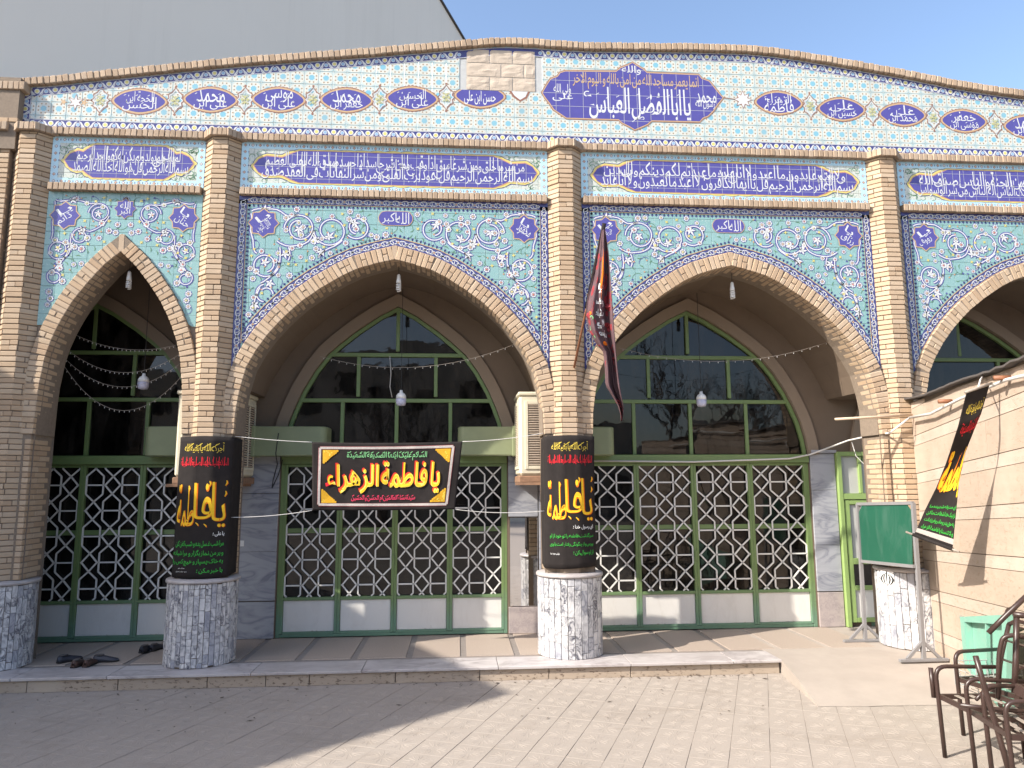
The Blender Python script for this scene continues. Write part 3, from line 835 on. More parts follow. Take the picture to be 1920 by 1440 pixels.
def gridlines(S, P_, p, xa, za, w_=.004):
    """tile joints across a printed field"""
    xs_ = [q[0] for q in P_]; zs_ = [q[1] for q in P_]
    for ax, (lo_, hi_), an in ((0, (min(xs_), max(xs_)), xa), (1, (min(zs_), max(zs_)), za)):
        t = an+math.ceil((lo_-an)/p)*p
        while t < hi_:
            cr = []
            for i in range(len(P_)):
                a, b = P_[i-1], P_[i]
                if (a[ax] > t) != (b[ax] > t): cr.append(a[1-ax]+(b[1-ax]-a[1-ax])*(t-a[ax])/(b[ax]-a[ax]))
            cr.sort()
            for c0, c1 in zip(cr[::2], cr[1::2]):
                S.ribbon([(t, c0), (t, c1)] if ax == 0 else [(c0, t), (c1, t)], w_)
            t += p

# -- gable panel
GZ = 6.36
gable = MB().plate([(XL, GZ)]+[(9.7, GZ)]+[(p[0], p[1]-CH+.005) for p in pts[::-1]], TILE+.006, Yf-.001).build('gable_panel', 'grout', mosque)
patch_c = [at(u, v, TILE) for u, v in ((874, 168), (1004, 166), (1004, 94), (873, 97))]
px0, px1, pz0, pz1 = patch_c[0].x, patch_c[1].x, patch_c[0].z, patch_c[2].z-.02
def in_patch(x, z): return px0 < x < px1 and pz0 < z < pz1
tile_field(gable, XL, 9.7, GZ, 7.8, TP, 'star_tile', hi=lambda x: cop_z(x)-CH-.004, skip=in_patch, xa=-50*TP+45*TP, za=6.36)
BWD = .112
S = {n: S2() for n in ('navy', 'white', 'yellow', 'sky', 'gold', 'blue', 'brown', 'text', 'gtext', 'olive')}
def band(path, first=0):
    rs, st = resample(path, .105)
    S['navy'].ribbon(path, BWD); 
    off = lambda d: [(p[0]-p[3]*d, p[1]+p[2]*d) for p in rs]
    for d in (-BWD/2+.006, BWD/2-.006): S['white'].ribbon(off(d), .006)
    L = [(p[0], p[1], p[2], p[3]) for p in rs]
    for i, (x, z, tx, tz) in enumerate(L):
        if in_patch(x, z): continue
        P_ = lambda a, b: (x+tx*a-tz*b, z+tz*a+tx*b)
        if i % 2 == 0:
            S['white'].add([(*P_(a*.033*cos(t), .004+.033*sin(t)*a), 0) for a in (1,) for t in [2*pi*q/9 for q in range(9)]], [tuple(range(9))])
            S['yellow'].disc(P_(0, .004), .022, 8); S['brown'].disc(P_(0, .004), .009, 6)
            for sg in (-1, 1):
                S['white'].ribbon([P_(sg*.03, -.03), P_(sg*.055, -.012), P_(sg*.072, .02), P_(sg*.095, .036)], [.012, .022, .018, .004])
                S['white'].ribbon([P_(sg*.018, -.038), P_(sg*.05, -.038), P_(sg*.075, -.015)], [.006, .012, .003])
        else:
            S['white'].disc(P_(0, -.004), .026, 9); S['sky'].disc(P_(0, -.004), .020, 8); S['white'].disc(P_(0, -.004), .008, 6)
top = [(x, cop_z(x)-CH-.012-BWD/2) for x in [XL+.12+i*.1 for i in range(int((9.6-XL)/.1))]]
band(top); band([(XL+.1+i*.1, GZ+.015+BWD/2) for i in range(int((9.6-XL)/.1))])
band([(XL+BWD/2+.004, GZ+.01+i*.04) for i in range(int((cop_z(XL+.1)-CH-GZ)/.04))])
def scallop(P_, amp, n):
    """a wavy copy of a closed outline"""
    L = [0]; N = len(P_)
    for i in range(N): L.append(L[-1]+hypot(P_[(i+1) % N][0]-P_[i][0], P_[(i+1) % N][1]-P_[i][1]))
    cx = sum(p[0] for p in P_)/N; cz = sum(p[1] for p in P_)/N; out = []
    for i in range(n*6):
        s_ = L[-1]*i/(n*6); j = 0
        while L[j+1] < s_: j += 1
        a, b = P_[j % N], P_[(j+1) % N]; t = (s_-L[j])/max(1e-9, L[j+1]-L[j])
        x, z = a[0]+(b[0]-a[0])*t, a[1]+(b[1]-a[1])*t; d = hypot(x-cx, z-cz) or 1; k_ = 1+amp*abs(sin(pi*i/6))/d
        out.append((cx+(x-cx)*k_, cz+(z-cz)*k_))
    return out
def oval(cx, cz, a, b):
    P_ = []
    for i in range(40):
        t = 2*pi*i/40; e = abs(cos(t)); P_.append((cx+a*cos(t)*(1 if e < .9 else 1+.06*(e-.9)*10), cz+b*sin(t)*(1-.12*e)))
    return P_
names = [('الحجة ابن', 'الحسن', 262, 190), ('محمد', 'علی ابن', 395, 187), ('موسی', 'علی ابن', 523, 187), ('محمد', 'جعفر ابن', 650, 188), ('الحسین', 'علی ابن', 773, 185), ('علی', 'حسن ابن', 900, 180),
         ('الزهراء', 'فاطمة', 1460, 193), ('علی', 'حسین ابن', 1578, 205), ('علی', 'محمد ابن', 1692, 215), ('جعفر', 'موسی ابن', 1807, 227), ('محمد', 'علی ابن', 1925, 238)]
oc = []
S_all = S
for n1, n2, u, v in names:
    S = {n: S2() for n in S_all}
    p = at(u, v, TILE); cx, cz = p.x, p.z; oc.append((cx, cz)); a, b = .298, .158
    cut = (lambda q: (q[0], min(q[1], pz0-.004))) if abs(u-900) < 5 else (lambda q: q)
    S['brown'].poly([cut(q) for q in scallop(oval(cx, cz, a+.016, b+.016), .008, 34)]); S['gold'].poly([cut(q) for q in oval(cx, cz, a+.008, b+.008)])
    S['blue'].poly([cut(q) for q in oval(cx, cz, a-.014, b-.014)])
    if abs(u-900) < 5:
        write(S['text'], 'حسن ابن علی', cx-.2, cz-.12, cx+.2, pz0-.012, .008)
    else:
        write(S['text'], n1, cx-.16, cz-.035, cx+.17, cz+.132, 0, tall=1.7); write(S['text'], n2, cx-.20, cz-.13, cx+.20, cz+.06, 0, tall=1.7)
        for q in range(6): S['text'].ribbon([(cx-.19+.07*q, cz+.02+.05*(-1)**q), (cx-.165+.07*q, cz+.034+.05*(-1)**q)], .007)
    multi('oval_medallion', gable, on_face(TILE, .001), [(S['brown'], 'brown_glaze'), (S['gold'], 'gold_glaze'), (S['blue'], 'blue_glaze'), (S['text'], 'white_glaze')])
S = S_all
def finial(cx, cz, sc=1.0):
    pts_ = [(0, .16), (.045, .10), (.085, .075), (.075, .03), (.105, 0), (.075, -.03), (.085, -.075), (.045, -.10), (0, -.16)]
    P_ = [(cx+x*sc, cz+z*sc) for x, z in pts_]+[(cx-x*sc, cz+z*sc) for x, z in pts_[-2:0:-1]]
    S['brown'].ribbon([(cx+(x-cx)*1.04, cz+(z-cz)*1.04) for x, z in P_], .013, True); S['white'].ribbon([(cx+(x-cx)*.84, cz+(z-cz)*.84) for x, z in P_], .012, True)
    for q in ((0, .035), (0, -.035), (.032, 0), (-.032, 0)): S['olive'].disc((cx+q[0]*sc, cz+q[1]*sc), .024*sc, 4)
    for q in ((0, .0), (.03, .05), (-.03, .05), (.03, -.05), (-.03, -.05)): S['olive'].disc((cx+q[0]*sc, cz+q[1]*sc), .011*sc, 5)
    for sg in (-1, 1): S['brown'].disc((cx, cz+sg*.185*sc), .016*sc, 6); S['brown'].ribbon([(cx+sg*.1*sc, cz), (cx+sg*.19*sc, cz)], .012)
for i in (0, 1, 2, 3, 4, 6, 7, 8, 9):
    (x0, z0), (x1, z1) = oc[i], oc[i+1]
    finial((x0+x1)/2, (z0+z1)/2)
finial(oc[0][0]-.46, oc[0][1]-.005)
p = at(142, 192, TILE); S['gold'].star((p.x+.1, p.z), .05, .02, 5); S['brown'].star((p.x, p.z), .11, .045, 6, .5); S['white'].star((p.x, p.z), .09, .035, 6, .5); S['gold'].star((p.x-.14, p.z), .04, .02, 5)
p = at(1393, 187, TILE); S['brown'].star((p.x, p.z), .13, .075, 8); S['white'].star((p.x, p.z), .115, .06, 8); S['gold'].star((p.x, p.z), .06, .03, 6); S['brown'].ribbon([(p.x-.27, p.z+.02), (p.x-.1, p.z)], .012)
p = at(975, 176, TILE); S['brown'].poly([(p.x-.14, pz0), (p.x-.09, pz0-.08), (p.x, pz0-.14), (p.x+.09, pz0-.09), (p.x+.13, pz0)]); S['white'].poly([(p.x-.11, pz0), (p.x-.07, pz0-.06), (p.x, pz0-.115), (p.x+.07, pz0-.07), (p.x+.1, pz0)])
S['brown'].disc((p.x-.03, pz0-.05), .02); S['brown'].disc((p.x+.04, pz0-.04), .018)
# great cartouche
S_all = S; S = {n: S2() for n in S_all}
cpx = [(1016, 174), (1024, 160), (1032, 148), (1045, 143), (1050, 136), (1060, 133), (1155, 134), (1163, 127), (1176, 122), (1186, 117), (1195, 123), (1207, 130), (1213, 136), (1310, 140), (1316, 147), (1330, 152), (1338, 162), (1346, 172), (1356, 184), (1346, 196), (1338, 208), (1328, 218), (1318, 222), (1312, 229), (1222, 227), (1214, 234), (1200, 240), (1190, 244), (1180, 238), (1166, 231), (1160, 225), (1062, 222), (1050, 214), (1038, 206), (1030, 194), (1022, 184)]
cp_ = [at(u, v, TILE) for u, v in cpx]; CP = [(q.x, q.z) for q in cp_]; ccx = sum(q[0] for q in CP)/len(CP); ccz = sum(q[1] for q in CP)/len(CP)
def grow(P_, d):
    N = len(P_); out = []
    for i in range(N):
        a, b = P_[i-1], P_[(i+1) % N]; tx, tz = b[0]-a[0], b[1]-a[1]; L = hypot(tx, tz) or 1; nx, nz = tz/L, -tx/L
        if (P_[i][0]-ccx)*nx+(P_[i][1]-ccz)*nz < 0 and False: nx, nz = -nx, -nz
        out.append((P_[i][0]+nx*d, P_[i][1]+nz*d))
    return out
area = sum(CP[i-1][0]*CP[i][1]-CP[i][0]*CP[i-1][1] for i in range(len(CP)))
if area < 0: CP = CP[::-1]
S['brown'].poly(grow(CP, .014)); S['gold'].poly(grow(CP, .004)); S['blue'].poly(grow(CP, -.009))
grid = S2(); gridlines(grid, grow(CP, -.012), TP, -50*TP+45*TP, 6.36, .0045)
def wpx(Sx, txt, u0, v0, u1, v1, off=0, space=.2, Y=TILE, tall=1.0):
    a = at(u0, v1, Y); b = at(u1, v0, Y); write(Sx, txt, a.x, a.z, b.x, b.z, off, space=space, tall=tall)
wpx(S['text'], 'یا ابا الفضل العباس', 1105, 169, 1293, 222, .012, .05, tall=1.6); wpx(S['text'], 'ع', 1093, 171, 1114, 199, .012)
wpx(S['gtext'], 'انما یعمر مساجد الله من امن بالله و الیوم الاخر', 1074, 144, 1309, 166, .006, .12)
wpx(S['text'], 'علی', 1036, 175, 1074, 189, .006); wpx(S['text'], 'ولی الله', 1038, 158, 1070, 178, .006); wpx(S['text'], 'محمد', 1306, 176, 1342, 193, .006); wpx(S['text'], 'رسول الله', 1304, 188, 1340, 204, .006)
wpx(S['text'], 'والله', 1166, 124, 1201, 140, .006); wpx(S['text'], 'صر', 1185, 219, 1208, 229)
for i in range(9):
    q = at(1120+i*19, 176+(i*7) % 9, TILE); S['text'].ribbon([(q.x-.02, q.z-.012), (q.x+.02, q.z+.012)], .008)
grid = S2() if False else grid
multi('cartouche', gable, on_face(TILE, .0014), [(S['brown'], 'brown_glaze'), (S['gold'], 'gold_glaze'), (S['blue'], 'blue_glaze'), (grid, 'grout'), (S['text'], 'white_glaze'), (S['gtext'], 'gold_glaze')])
S = S_all
lay_ = [('navy', 'navy_glaze'), ('brown', 'brown_glaze'), ('gold', 'gold_glaze'), ('blue', 'blue_glaze'), ('white', 'white_glaze'), ('yellow', 'yellow_glaze'), ('sky', 'sky_glaze'), ('olive', 'olive_glaze')]
for i, (n, m_) in enumerate(lay_):
    # brown and gold dots of the rosettes sit on top of the white and yellow they belong to
    S[n].build('glaze_print', m_, on_face(TILE, .0012+.0004*i), gable)
# the bare stone patch
pm = MB(); NX, NZ = 34, 18; prr = random.Random(5)
from mathutils import noise as mnoise
for row in range(3):
    za, zb = pz0+(pz1-pz0)*row/3, pz0+(pz1-pz0)*(row+1)/3
    cuts = sorted([px0, px1]+[px0+(px1-px0)*((c+.5*(row % 2))/3) for c in range(1, 3)])
    for xa_, xb_ in zip(cuts, cuts[1:]):
        m = MB(); nx, nz = 12, 7; X0, X1, Zb, Zt = xa_+.004, xb_-.004, za+.004, zb-.004
        for j in range(nz+1):
            for i in range(nx+1):
                x, z = X0+(X1-X0)*i/nx, Zb+(Zt-Zb)*j/nz; e = min(i, nx-i, 2)/2*min(j, nz-j, 2)/2
                h = mnoise.noise((x*9, 1.3*row, z*16))*.016+abs(mnoise.noise((x*4+5, row, z*26)))*.018
                m.v.append((x, TILE-.001-e*(.003+h*.55), z))
        for j in range(nz):
            for i in range(nx): a = j*(nx+1)+i; m.f.append((a, a+1, a+nx+2, a+nx+1))
        m.build('stone', 'rough_plaster', gable)

# -- inscription panels
SURA = [['لم یلد ولم یولد ولم یکن له کفوا احد الرحیم', 'بسم الله الرحمن قل هو الله احد الله الصمد'],
        ['من شر ما خلق ومن شر غاسق اذا وقب ومن شر حاسد اذا حسد صدق الله العلی العظیم', 'بسم الله الرحمن الرحیم قل اعوذ برب الفلق ومن شر النفاثات فی العقد صدق'],
        ['ولا انتم عابدون ما اعبد ولا انا عابد ما عبدتم لکم دینکم ولی دین', 'بسم الله الرحمن الرحیم قل یا ایها الکافرون لا اعبد ما تعبدون ولا انا عابد'],
        ['الذی یوسوس فی صدور الناس من الجنة والناس صدق الله', 'بسم الله الرحمن الرحیم قل اعوذ برب الناس ملک الناس اله الناس من شر الوسواس']]
for b in range(4):
    x0, x1 = XC[b]+OW, XC[b+1]-OW; z0, z1 = ZL2[1]-.002, ZL1[0]+.002
    pan = MB().box(((x0+x1)/2, TILE+.009, (z0+z1)/2), (x1-x0, .006, z1-z0)).build('inscription_panel', 'grout', mosque)
    tile_field(pan, x0, x1, z0, z1, .152, 'floral_tile')
    T = {n: S2() for n in ('strip', 'orange', 'brown', 'yellow', 'blue', 'navy', 'text', 'white')}
    bw = .085
    T['strip'].ribbon([(x0, z0+bw/2), (x1, z0+bw/2)], bw).ribbon([(x0, z1-bw/2), (x1, z1-bw/2)], bw).ribbon([(x0+bw/2, z0+bw), (x0+bw/2, z1-bw)], bw).ribbon([(x1-bw/2, z0+bw), (x1-bw/2, z1-bw)], bw)
    n = round((x1-x0)/.088)
    dots = [(x0+(i+.5)*(x1-x0)/n, z) for i in range(n) for z in (z0+bw/2, z1-bw/2)]+[(x, z0+bw+(i+.5)*(z1-z0-2*bw)/5) for i in range(5) for x in (x0+bw/2, x1-bw/2)]
    for i, (x, z) in enumerate(dots):
        T['brown'].disc((x, z), .022, 4); T['white'].disc((x, z), .0145, 4); T['orange' if i % 3 else 'yellow'].disc((x, z), .011, 4)
        T['navy'].ribbon([(x+.044, z-.012), (x+.044, z+.012)], .009)
    h = (z1-z0)/2-bw-.012; zc = (z0+z1)/2; X0, X1 = x0+.15, x1-.13
    k_ = .55 if b else .34
    def field(e):
        L = [(X0-e, zc), (X0+.06, zc+h*.42+e*.8), (X0+.15, zc+h*.62+e), (X0+k_*.62, zc+h*.55+e), (X0+k_*.8, zc+h*.8+e), (X0+k_, zc+h+e*.5)]
        R_ = [(X0+X1-x, z) for x, z in L[::-1]]; U = L+R_; D = [(x, 2*zc-z) for x, z in U[-2:0:-1]]
        return (U+D)[::-1]
    T['navy'].poly(scallop(field(.040), .016, 40)); T['yellow'].poly(scallop(field(.030), .016, 40)); T['gold'] = S2().poly(field(.010)); T['blue'].poly(field(-.004))
    F_ = field(-.006)
    lo_, up_ = SURA[b]
    write(T['text'], up_, X0+.10, zc-h*.93, X1-.06, zc+h*.40, 0, space=.03, tall=2.4)
    write(T['text'], lo_, X0+.14, zc-h*.20, X1-.16, zc+h*.94, 0, space=.03, tall=2.2)
    T2 = S2(); r = random.Random(b)
    for i in range(int((X1-X0)*9)):
        x = X0+.2+(X1-X0-.4)*r.random(); z = zc+h*r.uniform(-.75, .3); L_ = r.uniform(.2, .36)
        if i % 2: T2.ribbon([(x, z), (x+r.uniform(-.01, .01), min(z+L_, zc+h*.93))], .0085) if i % 4 == 1 else None
        else: T2.ribbon([(x, z), (x+.022, z+.012)], .009)
        if i % 5 == 0: T2.ribbon([(x+.05*cos(t)-.02, z+.04+.055*sin(t)) for t in [pi*.9+pi*q/7 for q in range(8)]], [.004, .008, .012, .014, .014, .012, .008, .004])
    g = S2(); gridlines(g, F_, .152, x0, z0, .0035)
    g2 = S2()
    for i in range(60):
        e = 1 if i % 2 else -1; xx = (X0-.03+r.random()*k_*.9) if i % 4 < 2 else (X1+.03-r.random()*k_*.9); zz = zc+e*(h*r.uniform(.5, .98))
        if inside(field(.05), xx, zz): continue
        g2.ribbon([(xx+.035*cos(t)*(1 if e > 0 else -1), zz+.03*sin(t)) for t in [q*.7+i for q in range(6)]], .008)
    for i, (n_, m_) in enumerate((('strip', 'sky_strip'), ('navy', 'navy_glaze'), ('brown', 'brown_glaze'), ('yellow', 'yellow_glaze'), ('white', 'white_glaze'), ('orange', 'orange_glaze'), ('gold', 'orange_glaze'), ('blue', 'blue_glaze'))):
        if m_ not in M: plain('sky_strip', (.40, .60, .70), .3, var=.14, scale=30)
        T[n_].build('glaze_print', m_, on_face(TILE, .0012+.0004*i), pan)
    g2.build('vine_print', 'green_glaze', on_face(TILE, .0014), pan)
    g.build('joint_print', 'grout', on_face(TILE, .0046), pan)
    T['text'].build('lettering', 'white_glaze', on_face(TILE, .0050), pan); T2.build('lettering', 'white_glaze', on_face(TILE, .0062), pan)

# -- spandrels
MED = [('یا دائم', 'یا حنان', 'الله'), ('یا قابل التوب', 'یا محمود', 'الله اکبر'), ('یا حی یا قیوم', 'یا رزاق', 'الله اکبر'), ('یا رؤوف', 'یا رحیم', 'الله اکبر')]
for b in range(4):
    x0, x1 = XC[b]+OW, XC[b+1]-OW; z1 = ZL2[0]+.002; ext = EXT[b]; zb = 3.46 if b else 3.95
    lo = lambda x, b=b: curve_z(EXT[b], x-BC[b]) if abs(x-BC[b]) < EXT[b][-1][0] else zb
    back = MB()
    xs_ = sorted(set([x0, x1]+[BC[b]+s_*p[0] for p in ext for s_ in (-1, 1) if x0 < BC[b]+s_*p[0] < x1]))
    for a, c in zip(xs_, xs_[1:]): back.face([(a, TILE+.007, max(lo(a), zb)), (c, TILE+.007, max(lo(c), zb)), (c, TILE+.007, z1), (a, TILE+.007, z1)])
    sp = back.build('spandrel', 'grout', mosque)
    lo2 = lambda x, lo=lo: max(lo(x), zb)
    tile_field(sp, x0, x1, zb, z1, .166, 'turquoise_tile', lo=lo2, za=z1-12*.166)
    T = {n: S2() for n in ('navy', 'outline', 'white', 'vine', 'orange', 'gold', 'red', 'yellow', 'green', 'blue', 'text', 'fringe')}
    bw = .098; E2 = [(x, z) for x, z in full(ext)]
    def arcpath(d):
        P_ = full(offset(PROF[b], RT+d)); return [(BC[b]+x, z) for x, z in P_ if z > zb-.02 and x0-.0 < BC[b]+x < x1]
    def vine(path, w_=.03):
        rs, st = resample(path, .038); L = len(rs)
        for ph in (0, pi):
            T['white'].ribbon([(p[0]-p[3]*sin(i*pi/3+ph)*w_, p[1]+p[2]*sin(i*pi/3+ph)*w_) for i, p in enumerate(rs)], .0125)
        for i, p in enumerate(rs):
            if i % 3 == 0:
                T['white'].star((p[0], p[1]), .023, .013, 4); 
                if i % 6 == 0: T['orange'].star((p[0], p[1]), .013, .008, 4)
            else: T['white'].ribbon([(p[0]-p[3]*.03, p[1]+p[2]*.03), (p[0]+p[3]*.03+p[2]*.02, p[1]-p[2]*.03+p[3]*.02)], [.003, .012])
    inner = (lambda x, z, m_: x0+bw+m_ < x < x1-bw-m_ and z < z1-bw-m_ and z > lo(x)*1.0 and min(hypot(x-q[0], z-q[1]) for q in AP) > bw+m_) if b else (lambda x, z, m_: x0+m_ < x < x1-m_ and z < z1-m_ and z > lo(x) and min(hypot(x-q[0], z-q[1]) for q in AP) > m_)
    AP = [(p[0], p[1]) for p in resample(arcpath(0), .03)[0]]
    if b:
        P1 = [(x0+bw/2, zb+.02), (x0+bw/2, z1-bw/2-.002), (x1-bw/2, z1-bw/2-.002), (x1-bw/2, zb+.02)]
        T['navy'].ribbon(P1[:2], bw).ribbon(P1[2:], bw).ribbon([(x0, P1[1][1]), (x1, P1[1][1])], bw); vine(P1[:2]); vine([(x0+bw, P1[1][1]), (x1-bw, P1[1][1])]); vine(P1[2:])
        pa = [p for p in arcpath(bw/2+.004) if p[1] > zb+.05]
        T['fringe'].ribbon(pa, bw); vine(pa)
        T['gold'].ribbon([(x0+bw, zb+.3), (x0+bw, z1-bw), (x1-bw, z1-bw), (x1-bw, zb+.3)], .010); T['gold'].ribbon([p for p in arcpath(bw+.008) if x0+bw < p[0] < x1-bw], .010); T['gold'].ribbon(arcpath(.004), .007)
        def fr(path, sgn):
            for x, z, tx, tz in resample(path, .052)[0]:
                nx, nz = -tz*sgn, tx*sgn
                if not (x0+bw-.01 < x < x1-bw+.01 and z < z1-bw+.01): continue
                q = (x+nx*.026, z+nz*.026); T['navy'].star(q, .019, .012, 4, atan2(nz, nx)).ribbon([(x, z), q], .009)
        fr([(x0+bw, zb+.3), (x0+bw, z1-bw)], -1); fr([(x0+bw, z1-bw), (x1-bw, z1-bw)], -1); fr([(x1-bw, z1-bw), (x1-bw, zb+.3)], -1); fr([p for p in arcpath(bw+.012)], 1)
    def scroll(pts_, w_=.024):
        run = []
        for p in pts_+[None]:
            ok = p is not None and inner(p[0], p[1], .03)
            if ok: run.append(p)
            if not ok:
                if len(run) > 2: T['outline'].ribbon(run, w_+.016); T['vine'].ribbon(run, w_-.008)
                run = []
    def leaf(x, z, a, s_=1):
        if not inner(x, z, .07): return
        for da, L_ in ((0, .10), (.9, .075), (-.9, .075), (2.2, .05), (-2.2, .05)):
            c, d = cos(a+da), sin(a+da); P_ = [(x, z), (x+c*L_*.4*s_-d*.014*s_, z+d*L_*.4*s_+c*.014*s_), (x+c*L_*s_, z+d*L_*s_), (x+c*L_*.4*s_+d*.014*s_, z+d*L_*.4*s_-c*.014*s_)]
            T['outline'].poly([(x+(p[0]-x)*1.12+(-.010 if i == 0 else 0)*c+(-d if i == 1 else d if i == 3 else 0)*.010, z+(p[1]-z)*1.12+(-.010 if i == 0 else 0)*d+(c if i == 1 else -c if i == 3 else 0)*.010) for i, p in enumerate(P_)]); T['vine'].poly(P_)
    def curl(cx, cz, r, a0, turns, dr, sx):
        n = int(26*abs(turns)); return [(cx+sx*(r-dr*i/n)*cos(a0+2*pi*turns*i/n), cz+(r-dr*i/n)*sin(a0+2*pi*turns*i/n)) for i in range(n+1)]
    mx = .30 if b else .21; mz = .34 if b else .30; mr = .175 if b else .165
    for sg in (-1, 1):
        ex = x0 if sg < 0 else x1; X = lambda d: ex-sg*d; Zt = z1
        sx = -sg
        if b:
            circ = [(.73, .40, .185, pi, -1.25), (1.10, .42, .20, pi, 1.2), (1.42, .37, .15, -2.4, 1.1), (.34, .86, .165, .3, -1.25), (.36, 1.22, .12, 1.8, 1.1)]
            con = [[(.14, .20), (.22, .15), (.34, .17), (.46, .15), (.55, .24), (.62, .25), (.74, .215)], [(.14, .20), (.17, .32), (.13, .43), (.20, .56), (.18, .68), (.25, .73)], [(.45, .55), (.56, .63), (.68, .62), (.80, .60), (.88, .52), (.905, .40)], [(.50, .62), (.52, .74), (.50, .90), (.38, 1.04), (.28, 1.10)], [(.60, .62), (.64, .73), (.60, .82)], [(1.26, .52), (1.16, .62), (1.02, .66), (.96, .78)], [(.30, 1.12), (.24, 1.26), (.22, 1.4), (.27, 1.55)]]
            lf = [(.72, .40, -1.6), (1.08, .50, .8), (1.38, .31, -1), (.33, .84, 1.2), (.56, .72, -.3), (.30, .17, .4), (.13, .44, 1.6), (1.0, .68, -2), (.40, 1.08, -1.3), (.24, 1.35, -1.6), (.93, .56, 2)]
        else:
            circ = [(.60, .26, .125, pi, -1.25), (.17, .72, .13, .3, -1.25), (.40, .55, .10, 1, 1.1), (.15, 1.05, .09, 1.6, 1.1)]
            con = [[(.08, .10), (.14, .14), (.28, .09), (.42, .12), (.5, .16), (.58, .13)], [(.08, .10), (.10, .24), (.06, .38), (.10, .5), (.07, .62)], [(.38, .42), (.46, .5), (.56, .48), (.68, .38), (.72, .28)], [(.3, .5), (.3, .62), (.28, .78), (.18, .9), (.12, 1.0)]]
            lf = [(.58, .26, -1), (.16, .72, 1.2), (.40, .50, .3), (.28, .11, .3), (.30, .66, -1.4), (.20, .92, -1.6)]
        for cx, cz, r, a0, tn in circ: scroll(curl(X(cx), Zt-cz, r, a0, tn, r*.45, sx), .022 if b else .018)
        for c in con:
            P_ = []
            for (ax, az), (bx, bz) in zip(c, c[1:]): P_ += [(X(ax+(bx-ax)*t), Zt-(az+(bz-az)*t)) for t in (0, .25, .5, .75)]
            P_.append((X(c[-1][0]), Zt-c[-1][1])); P_ = [((P_[max(i-2, 0)][0]+P_[i][0]+P_[min(i+2, len(P_)-1)][0])/3, (P_[max(i-2, 0)][1]+P_[i][1]+P_[min(i+2, len(P_)-1)][1])/3) for i in range(len(P_))]
            scroll(P_, .022 if b else .018)
        for lx, lz, a in lf: leaf(X(lx), Zt-lz, a if sx > 0 else pi-a, 1 if b else .8)
        r = random.Random(100*b+sg)
        for t in range(70 if b else 34):
            x, z, a = X(r.uniform(.1, BH[b]-OW)), Zt-r.uniform(.06, 1.9), r.uniform(0, 6.28); P_ = []
            for q in range(9): x += .022*cos(a); z += .022*sin(a); a += r.uniform(.1, .5)*(1 if t % 2 else -1); P_.append((x, z))
            if all(inner(p_[0], p_[1], .03) and hypot(p_[0]-X(mx), p_[1]-(Zt-mz)) > mr+.03 for p_ in P_):
                T['green' if t % 3 else 'outline'].ribbon(P_, .006)
                if t % 2: T['outline'].star(P_[-1], .018, .009, 3, a)
        placed = []
        for t in range(1500):
            x, z = X(r.uniform(.08, BH[b]-OW)), Zt-r.uniform(.06, 1.9)
            if not inner(x, z, .055): continue
            if hypot(x-X(mx), z-(Zt-mz)) < mr+.05 or (abs(x-BC[b]) < (.24 if b else .16) and abs(z-(Zt-.24)) < .13): continue
            if any(hypot(x-p[0], z-p[1]) < .072 for p in placed): continue
            placed.append((x, z)); kf = len(placed) % 5
            if kf in (0, 2):
                rr = r.uniform(.026, .038)
                T['outline'].disc((x, z), rr*1.22, 9)
                for q in range(7): T['white'].disc((x+rr*.72*cos(2*pi*q/7), z+rr*.72*sin(2*pi*q/7)), rr*.40, 5)
                T['white'].disc((x, z), rr*.6, 7); T[r.choice(('red', 'orange', 'yellow', 'orange'))].disc((x, z), rr*.30, 6)
            elif kf == 1:
                T['yellow'].star((x, z), .026, .010, 4, r.uniform(0, 1)); T['orange'].disc((x, z), .008, 5)
            elif kf == 3:
                a = r.uniform(0, 6.28); T['green'].ribbon([(x-.03*cos(a), z-.03*sin(a)), (x+.012*sin(a), z-.012*cos(a)), (x+.035*cos(a), z+.035*sin(a))], [.003, .014, .003])
            else:
                a = r.uniform(0, 6.28); T['green'].ribbon([(x-.03*cos(a), z-.03*sin(a)), (x+.03*cos(a), z+.03*sin(a))], .007); T['orange'].disc((x+.03*cos(a), z+.03*sin(a)), .011, 5)
        cx, cz = X(mx), Zt-mz
        B4 = [S2(), S2(), S2()]; B4[0].star((cx, cz), mr+.016, mr*.80+.013, 8); B4[1].star((cx, cz), mr, mr*.80, 8)
        ang = .6 if sg < 0 else -.6
        s_ = MED[b][0 if sg < 0 else 1].split(' ', 1)
        write(B4[2], s_[0], cx-.07+.04*sin(ang)*-1, cz+.01, cx+.08, cz+.12, 0, ang, tall=1.5); write(B4[2], s_[-1], cx-.10, cz-.105, cx+.085, cz+.03, 0, ang, tall=1.6)
        multi('star_medallion', sp, on_face(TILE, .0045), [(B4[0], 'gold_glaze'), (B4[1], 'blue_glaze'), (B4[2], 'white_glaze')])
    cz = z1-.245 if b else z1-.20
    if b: mp = [(BC[b]+.205*cos(t)*(1 if abs(cos(t)) > .75 else .93), cz+.088*max(-1, min(1, 1.45*sin(t)))) for t in [2*pi*i/28 for i in range(28)]]
    else: mp = [(BC[b]+(.125 if i % 2 == 0 else .095)*cos(pi*i/8), cz+(.125 if i % 2 == 0 else .095)*sin(pi*i/8)) for i in range(16)]
    B4 = [S2(), S2(), S2()]; B4[0].poly([(BC[b]+(p[0]-BC[b])*1.04, cz+(p[1]-cz)*1.07) for p in mp]); B4[1].poly(mp)
